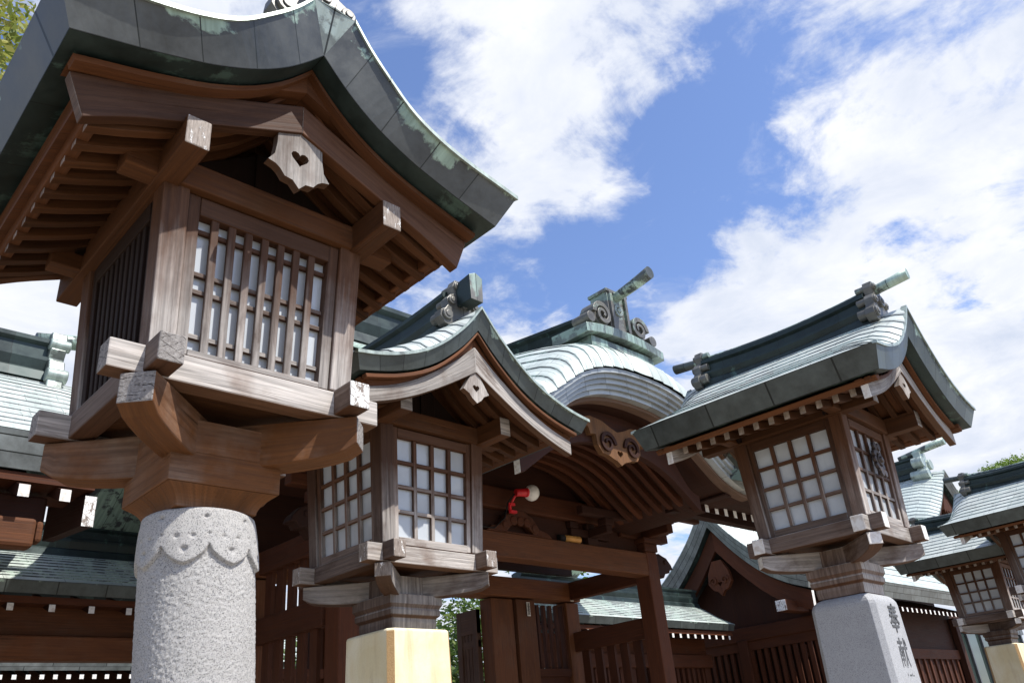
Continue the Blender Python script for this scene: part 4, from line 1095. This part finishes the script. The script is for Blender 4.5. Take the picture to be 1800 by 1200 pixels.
# left hall: ridge at y 7.33, eave front at y 6.1
TH = [(0, 4.72), (.3, 4.45), (.65, 4.15), (.95, 3.93), (1.25, 3.78)]
BH = [(0, 4.38), (.3, 4.14), (.62, 3.86), (.9, 3.66), (1.16, 3.53)]
hl = hall('hall with layered copper eave and curled ridge end, cut off at the left edge', -1.6, 7.33, 3.55, TH, BH, .11, None, roll=.1, rollw=.35)
hall_ridge(hl, 3.22, 4.66, .16, .42, ends=(0, 1))
row_rafters(hl, -2.0, 3.4, .262, 1.22, 3.33, .45, 1.2)
mb = MB(); mb.box(.98, 1.12, -3.3, 3.12, 3.02, 3.22, 1); mb.box(.99, 1.11, 3.12, 3.17, 3.06, 3.21, 1); rpart(hl, 'eave_beam', mb, 'wood_gate2', .03)
mb = MB(); mb.box(.80, .97, -3.3, 3.2, 3.2, 3.42, 1); rpart(hl, 'eave_beam', mb, 'wood_gate_dark', .02)
mb = MB(); mb.box(.6, 1.14, -3.4, 3.45, 3.46, 3.52, 1); rpart(hl, 'eave_fascia', mb, 'wood_gate')
mb = MB(); P = [(.2, 3.40, 3.3), (1.12, 3.40, 3.20), (1.12, 3.48, 3.20), (.2, 3.48, 3.3), (.2, 3.40, 3.6), (1.12, 3.40, 3.42), (1.12, 3.48, 3.42), (.2, 3.48, 3.6)]; mb.hexa(P, 0, 0, (1, 1)); rpart(hl, 'bargeboard', mb, ['wood_gate_dark', 'flaked'])
mb = MB(); mb.plate([(-1.1, 3.5), (1.0, 3.5), (0, 4.4)][::1], lambda p, q, d: (p, 3.0 + d, q), .05); rpart(hl, 'gable_board', mb, 'wood_gate_dark')
mb = MB(); mb.box(.9, 1.1, -3.2, -3.0, 0, 3.05, 2); mb.box(-.9, -.7, -3.2, -3.0, 0, 3.3, 2); mb.box(-.9, -.7, 2.7, 2.9, 0, 3.3, 2); rpart(hl, 'post', mb, 'wood_gate')

# low corridor roofs either side of the gate
TC = [(0, 3.66), (.25, 3.50), (.5, 3.34), (.75, 3.22)]
BC = [(0, 3.5), (.25, 3.36), (.48, 3.22), (.72, 3.115)]
def corridor(label, x0, x1, lattice):
    xc, hf = (x0 + x1) / 2, (x1 - x0) / 2
    t = hall(label, xc, 8.95, hf, TC, BC, .075, None, roll=.04, rollw=.2, name='corridor', lean=.02, bands=('sheet_big', 'copper_band2', 'copper_pale'), cat='corridor', group='low corridors beside the gate')
    hall_ridge(t, hf - .02, 3.60, .13, .34, ends=(0, 0))
    row_rafters(t, -hf + .1, hf, .205 if lattice else .335, .70, 2.97, .2, .6, .026, .062)
    mb = MB(); mb.box(.38, .62, -hf, hf, 3.06, 3.11, 1); mb.box(.5, .68, -hf, hf, 3.04, 3.10, 1); rpart(t, 'eave_fascia', mb, 'wood_gate')
    o = -.38 if lattice else 0
    mb = MB(); mb.box(.36 + o, .46 + o, -hf, hf, 2.80, 3.07, 1); rpart(t, 'wall_plate', mb, 'wood_gate2' if not lattice else 'wood_gate', .01)
    mb = MB(); mb.box(.40 + o, .56 + o, -hf, hf, 2.58, 2.79, 1); rpart(t, 'tie_beam', mb, 'wood_gate2' if not lattice else 'wood_gate', .015)
    y = -hf + .15
    while y < hf:
        mb = MB(); mb.box(.34 + o, .5 + o, y, y + .16, 0, 2.6 if not lattice else 2.8, 2); rpart(t, 'post', mb, 'wood_gate', .01); y += 2.1
    if lattice:
        mb = MB(); mb.box(.44 + o, .5 + o, -hf, hf, 1.95, 2.05, 1); y = -hf + .1
        while y < hf: mb.box(.43 + o, .47 + o, y, y + .07, .2, 2.6, 2); y += .15
        rpart(t, 'lattice', mb, 'wood_gate')
        mb = MB(); mb.box(-.5, -.46, -hf + 1.0, hf, .1, 2.75, 1); rpart(t, 'back_wall', mb, 'wood_gate_dark')
    return t
corridor('low corridor with shingled copper roof behind the round granite pillar', -3.2, 3.85, False)
corridor('low corridor with shingled roof and slatted fence right of the gate column', 8.75, 13.3, True)

# right hall, gable end facing the gate
TR = [(0, 5.42), (.45, 4.84), (.95, 4.36), (1.4, 4.05), (1.85, 3.86)]
BR_ = [(0, 5.04), (.45, 4.48), (.92, 4.03), (1.35, 3.76), (1.74, 3.60)]
hr = hall('hall with gable end and heart pendant facing the gate from the right', 17.6, 8.5, 4.1, TR, BR_, .15, None, roll=.58, rollw=1.3)
hall_ridge(hr, 3.55, 5.5, .2, .5, ends=(1, 0))
row_rafters(hr, -3.6, 4.1, .23, 1.72, 3.38, .55, 1.4, .032, .08)
HLr = [(0, 4.60), (.45, 4.08), (.92, 3.64), (1.35, 3.38), (1.7, 3.24)]; HUr = [(0, 5.0), (.45, 4.45), (.92, 4.0), (1.35, 3.73), (1.72, 3.57)]
for sx in (-1, 1):
    mb = MB(); curved_board(mb, HLr, HUr, -3.98, -3.90, sx, 14, 0, 1); rpart(hr, 'bargeboard', mb, ['wood_gate', 'white_end'])
mb = MB(); pl = [(-.1, 4.42), (-.22, 4.2), (-.25, 4.02), (-.16, 3.9), (-.06, 3.86), (0, 3.78), (.06, 3.86), (.16, 3.9), (.25, 4.02), (.22, 4.2), (.1, 4.42)]
mb.plate(pl, lambda p, q, d: (p, -4.02 + d, q), .08, 0, heart_hole(0, 4.0, .05)); scroll(mb, .12, 4.05, .08, -4.05, -4.0, 1, 1.2, .018); scroll(mb, -.12, 4.05, .08, -4.05, -4.0, -1, 1.2, .018); rpart(hr, 'gable_pendant', mb, 'wood_gate', .008)
mb = MB(); mb.plate([(-1.6, 3.2), (1.6, 3.2), (0, 4.6)], lambda p, q, d: (p, -3.6 + d, q), .06); rpart(hr, 'gable_board', mb, 'wood_gate_dark')
mb = MB(); mb.box(1.2, 1.4, -4.35, -3.2, 3.28, 3.46, 1, 0, (1, 1)); rpart(hr, 'purlin', mb, ['wood_gate', 'flaked'], .01)
mb = MB(); mb.box(-1.6, 1.75, -3.65, -3.5, 2.98, 3.22, 0); rpart(hr, 'gable_beam', mb, 'wood_gate', .012)
mb = MB(); mb.box(.1, 1.5, -3.58, -3.55, 2.9, 3.6, 0); rpart(hr, 'gable_panel', mb, 'wood_gate2')
mb = MB()
for x0, x1 in ((1.55, 1.75), (-.1, .1), (-1.6, -1.4)): mb.box(x0, x1, -3.68, -3.48, 0, 3.0, 2)
rpart(hr, 'post', mb, 'wood_gate', .01)
mb = MB(); mb.box(-1.5, 1.6, -3.62, -3.56, 2.82, 2.98, 0); mb.box(-1.5, 1.6, -3.62, -3.56, 1.8, 1.92, 0)
for k in range(22): x = -1.45 + 3.0 * k / 21; mb.box(x - .035, x + .035, -3.60, -3.55, .3, 2.85, 2)
rpart(hr, 'side_lattice', mb, 'wood_gate')
mb = MB(); mb.box(-1.4, 1.5, -3.3, -3.26, .1, 2.9, 0); rpart(hr, 'inner_wall', mb, 'wood_gate_dark')
mb = MB(); mb.box(.9, 1.0, -3.4, 4.0, 0, 3.6, 1); rpart(hr, 'front_wall', mb, 'wood_gate_dark')
mb = MB()
for k in range(24): y = -3.3 + 7.2 * k / 23; mb.box(1.0, 1.04, y, y + .08, .5, 2.6, 2)
mb.box(1.0, 1.06, -3.4, 4.0, 2.6, 2.8, 1); rpart(hr, 'front_lattice', mb, 'wood_gate')
mb = MB(); mb.box(1.02, 1.16, 3.8, 4.0, 0, 3.5, 2); rpart(hr, 'corner_post', mb, 'wood_gate_dark', .01)

# tall gabled hall farther right: ridge along y, gable towards the viewer's side
gh = thing('gabled_hall', 'tall hall behind the right lanterns, its narrow gable above their roofs', 'hall', (22.4, 7.0, 0))
TG = [(0, 7.12), (.4, 6.72), (.85, 6.25), (1.4, 5.8), (2.1, 5.4)]
BG = [(0, 6.85), (.4, 6.45), (.83, 6.0), (1.36, 5.56), (2.02, 5.16)]
roof(gh, TG, BG, 2.2, .12, .15, False, ('sheet_big', 'copper_grey', 'copper_pale'), .3, -.1, 'roof', .012, 24, .9)
mb = MB(); rr = ridge_ring(.2, .55); ring = rr + [(-x, z) for x, z in rr[::-1]]; mb.loft([[(x, y, 7.1 + z) for x, z in ring] for y in (.35, 2.3, 4.2)]); rpart(gh, 'ridge', mb, 'copper_dark')
mb = MB(); mb.box(-.2, .2, .18, .36, 7.0, 7.72, 2)
for sx in (-1, 1): mb.cyl((sx * .26, .12, 7.42), (sx * .26, .4, 7.42), .14, .14, 16); mb.cyl((sx * .3, .05, 7.08), (sx * .3, .5, 7.08), .13, .13, 16)
rpart(gh, 'ridge_end_ornament', mb, 'copper_pale', .01)
mb = MB(); mb.cyl((0, .8, 7.70), (0, -.45, 7.85), .07, .10, 16); rpart(gh, 'ridge_log', mb, 'copper_band2')
for sx in (-1, 1):
    mb = MB(); curved_board(mb, [(0, 6.45), (.83, 5.65), (1.36, 5.25), (1.95, 4.9)], [(0, 6.83), (.83, 5.98), (1.36, 5.54), (1.98, 5.14)], .02, .12, sx, 12); rpart(gh, 'bargeboard', mb, 'wood_gate_dark')
mb = MB(); mb.plate([(-1.9, 5.0), (1.9, 5.0), (0, 6.7)], lambda p, q, d: (p, .3 + d, q), .06); rpart(gh, 'gable_board', mb, 'wood_gate_dark')
mb = MB(); pl = [(-.12, 6.4), (-.3, 6.1), (-.25, 5.85), (-.1, 5.7), (0, 5.55), (.1, 5.7), (.25, 5.85), (.3, 6.1), (.12, 6.4)]; mb.plate(pl, lambda p, q, d: (p, -.02 + d, q), .08, 0, heart_hole(0, 5.95, .07)); scroll(mb, .15, 6.0, .1, -.06, -.01, 1, 1.2, .02); scroll(mb, -.15, 6.0, .1, -.06, -.01, -1, 1.2, .02); rpart(gh, 'gable_pendant', mb, 'wood_gate')
mb = MB(); mb.box(-1.6, 1.6, 1.6, 4.2, 0, 5.1, 2); rpart(gh, 'wall', mb, 'wood_gate_dark')
# glazed annex in front of it
ax = thing('glazed_annex', 'dark annex with tall window panes behind the cream pillar at the right', 'building', (24.6, 7.6, 0))
mb = MB(); mb.box(-3.0, 2.6, .1, .9, 0, 3.7, 0); rpart(ax, 'wall', mb, 'wood_gate_dark')
mb = MB(); mb.box(-2.9, 2.5, .04, .08, .6, 3.3, 0); rpart(ax, 'pane', mb, 'glass_dark')
mb = MB()
for x in (-2.95, -1.95, -1.0, -.2, .6, 1.4, 2.2): mb.box(x, x + .07, -.02, .1, .4, 3.4, 2)
mb.box(-2.9, 2.5, -.015, .1, 3.3, 3.45, 0); mb.box(-2.9, 2.5, -.014, .1, 1.4, 1.47, 0); rpart(ax, 'window_frame', mb, 'metal_grey')

# distant hall seen under the corridor at the lower left
dh = hall('distant hall roof with a row of white rafter ends under the corridor beam', 4.0, 17.4, 7, [(0, 4.6), (.7, 4.05), (1.4, 3.56)], [(0, 4.4), (.68, 3.88), (1.34, 3.41)], .12, None, roll=.03, rollw=.3, bands=('sheet_big', 'copper_grey', 'copper_pale'))
row_rafters(dh, -6.5, 5, .21, 1.3, 3.28, .2, .7, .035, .075)
mb = MB(); mb.box(.2, .3, -6.8, 6.8, 0, 3.5, 1); rpart(dh, 'wall', mb, 'wood_gate_dark')

# ------------------------------------------------------------------ trees
def leaves(n, blobs, size, seed, shell=.55):
    r = random.Random(seed); mb = MB(); tot = sum(b[3] * b[4] * b[5] for b in blobs)
    for cx, cy, cz, rx, ry, rz in blobs:
        m = int(n * rx * ry * rz / tot)
        nb = max(6, int(m / (25 if shell > .9 else 60))); cl = []
        for _ in range(nb):
            d = Vector((r.gauss(0, 1), r.gauss(0, 1), r.gauss(0, 1))).normalized() * (.86 + .1 * r.random() if shell > .9 else r.random() ** (1 - shell))
            cl.append((Vector((cx + d.x * rx, cy + d.y * ry, cz + d.z * rz)), (r.uniform(.03, .055) if shell > .9 else r.uniform(.14, .30)) * min(rx, ry, rz)))
        for _ in range(m):
            c, cr = cl[r.randrange(nb)]
            p = c + Vector((r.gauss(0, cr), r.gauss(0, cr), r.gauss(0, cr * .7)))
            a = Vector((r.gauss(0, 1), r.gauss(0, 1), r.gauss(0, .6))).normalized() * size * r.uniform(.6, 1.3); b = a.cross(Vector((r.gauss(0, 1), r.gauss(0, 1), 1.2))).normalized() * a.length * .5
            i = len(mb.v); mb.v += [tuple(p - a), tuple(p + b * .9 - a * .1), tuple(p + a), tuple(p - b * .9 - a * .1)]; mb.f.append((i, i + 1, i + 2, i + 3))
            mb.uv.append([(0, 0), (1, 0), (1, 1), (0, 1)]); mb.mi.append(0); mb.sm.append(False)
    return mb
def limb(mb, a, b, r0, r1, bend, seed):
    r = random.Random(seed); a, b = Vector(a), Vector(b); secs = []
    for k in range(7):
        t = k / 6; c = a.lerp(b, t) + Vector((math.sin(t * 3.1) * bend, math.sin(t * 2.3 + seed) * bend, 0)); q = r0 + (r1 - r0) * t
        secs.append([(c.x + q * math.cos(u), c.y + q * math.sin(u), c.z) for u in [2 * math.pi * i / 10 for i in range(10)]])
    mb.loft(secs, True, True, 0, True)
def tree(label, base, blobs, n, size, mat, seed, h, r0=.16, name='tree', group=None):
    t = thing(name, label, 'tree', base, 0, group)
    mb = leaves(n, blobs, size, seed, .95 if name == 'clipped_tree' else .55); rpart_world(t, 'crown', mb, mat)
    mb = MB(); limb(mb, (0, 0, 0), (.2, .1, h), r0, r0 * .45, .12, seed)
    for k, (cx, cy, cz, rx, ry, rz) in enumerate(blobs): limb(mb, (.1, .05, h * .6), (cx - base[0], cy - base[1], cz), r0 * .45, r0 * .08, .15, seed + k)
    mb.build('trunk', 'bark', t)
    return t
def rpart_world(t, name, mb, m):
    o = mb.build(name, m, t, fixn=False); o.location = -Vector(t.location); return o
tree('tall tree with yellow green leaves in the upper left corner', (-1.2, 12.5, 0), [(-.8, 12, 11.4, 1.9, 2.0, 2.1), (-1.4, 11.2, 9.6, 1.6, 1.6, 1.2), (.4, 13.2, 12.8, 1.7, 1.8, 1.7)], 15000, .085, 'leaf_yellow', 3, 9.5, .2)
tree('leafy green tree seen through the open gate door', (11.6, 14.2, 0), [(11.4, 14, 2.6, 1.7, 1.6, 2.0), (13.0, 14.8, 3.4, 1.5, 1.5, 1.6)], 12000, .075, 'leaf_green', 5, 3.0, .1)
tree('green tree behind the lattice window of the gate', (14.8, 13.4, 0), [(14.8, 13.2, 3.2, 1.7, 1.5, 1.9)], 7000, .075, 'leaf_green', 8, 3.0, .1)
tree('green shrubby tree behind the gate, left of its open door', (8.2, 15.5, 0), [(8.0, 15.3, 2.2, 2.2, 1.5, 1.9)], 6000, .08, 'leaf_green', 11, 2.6, .1)
t = tree('round clipped bright green tree behind the roofs at the right edge', (32.0, 7.3, 0), [(32.0, 7.3, 6.75, 3.0, 3.0, 2.5)], 60000, .055, 'leaf_trim', 14, 5.5, .22, 'clipped_tree')
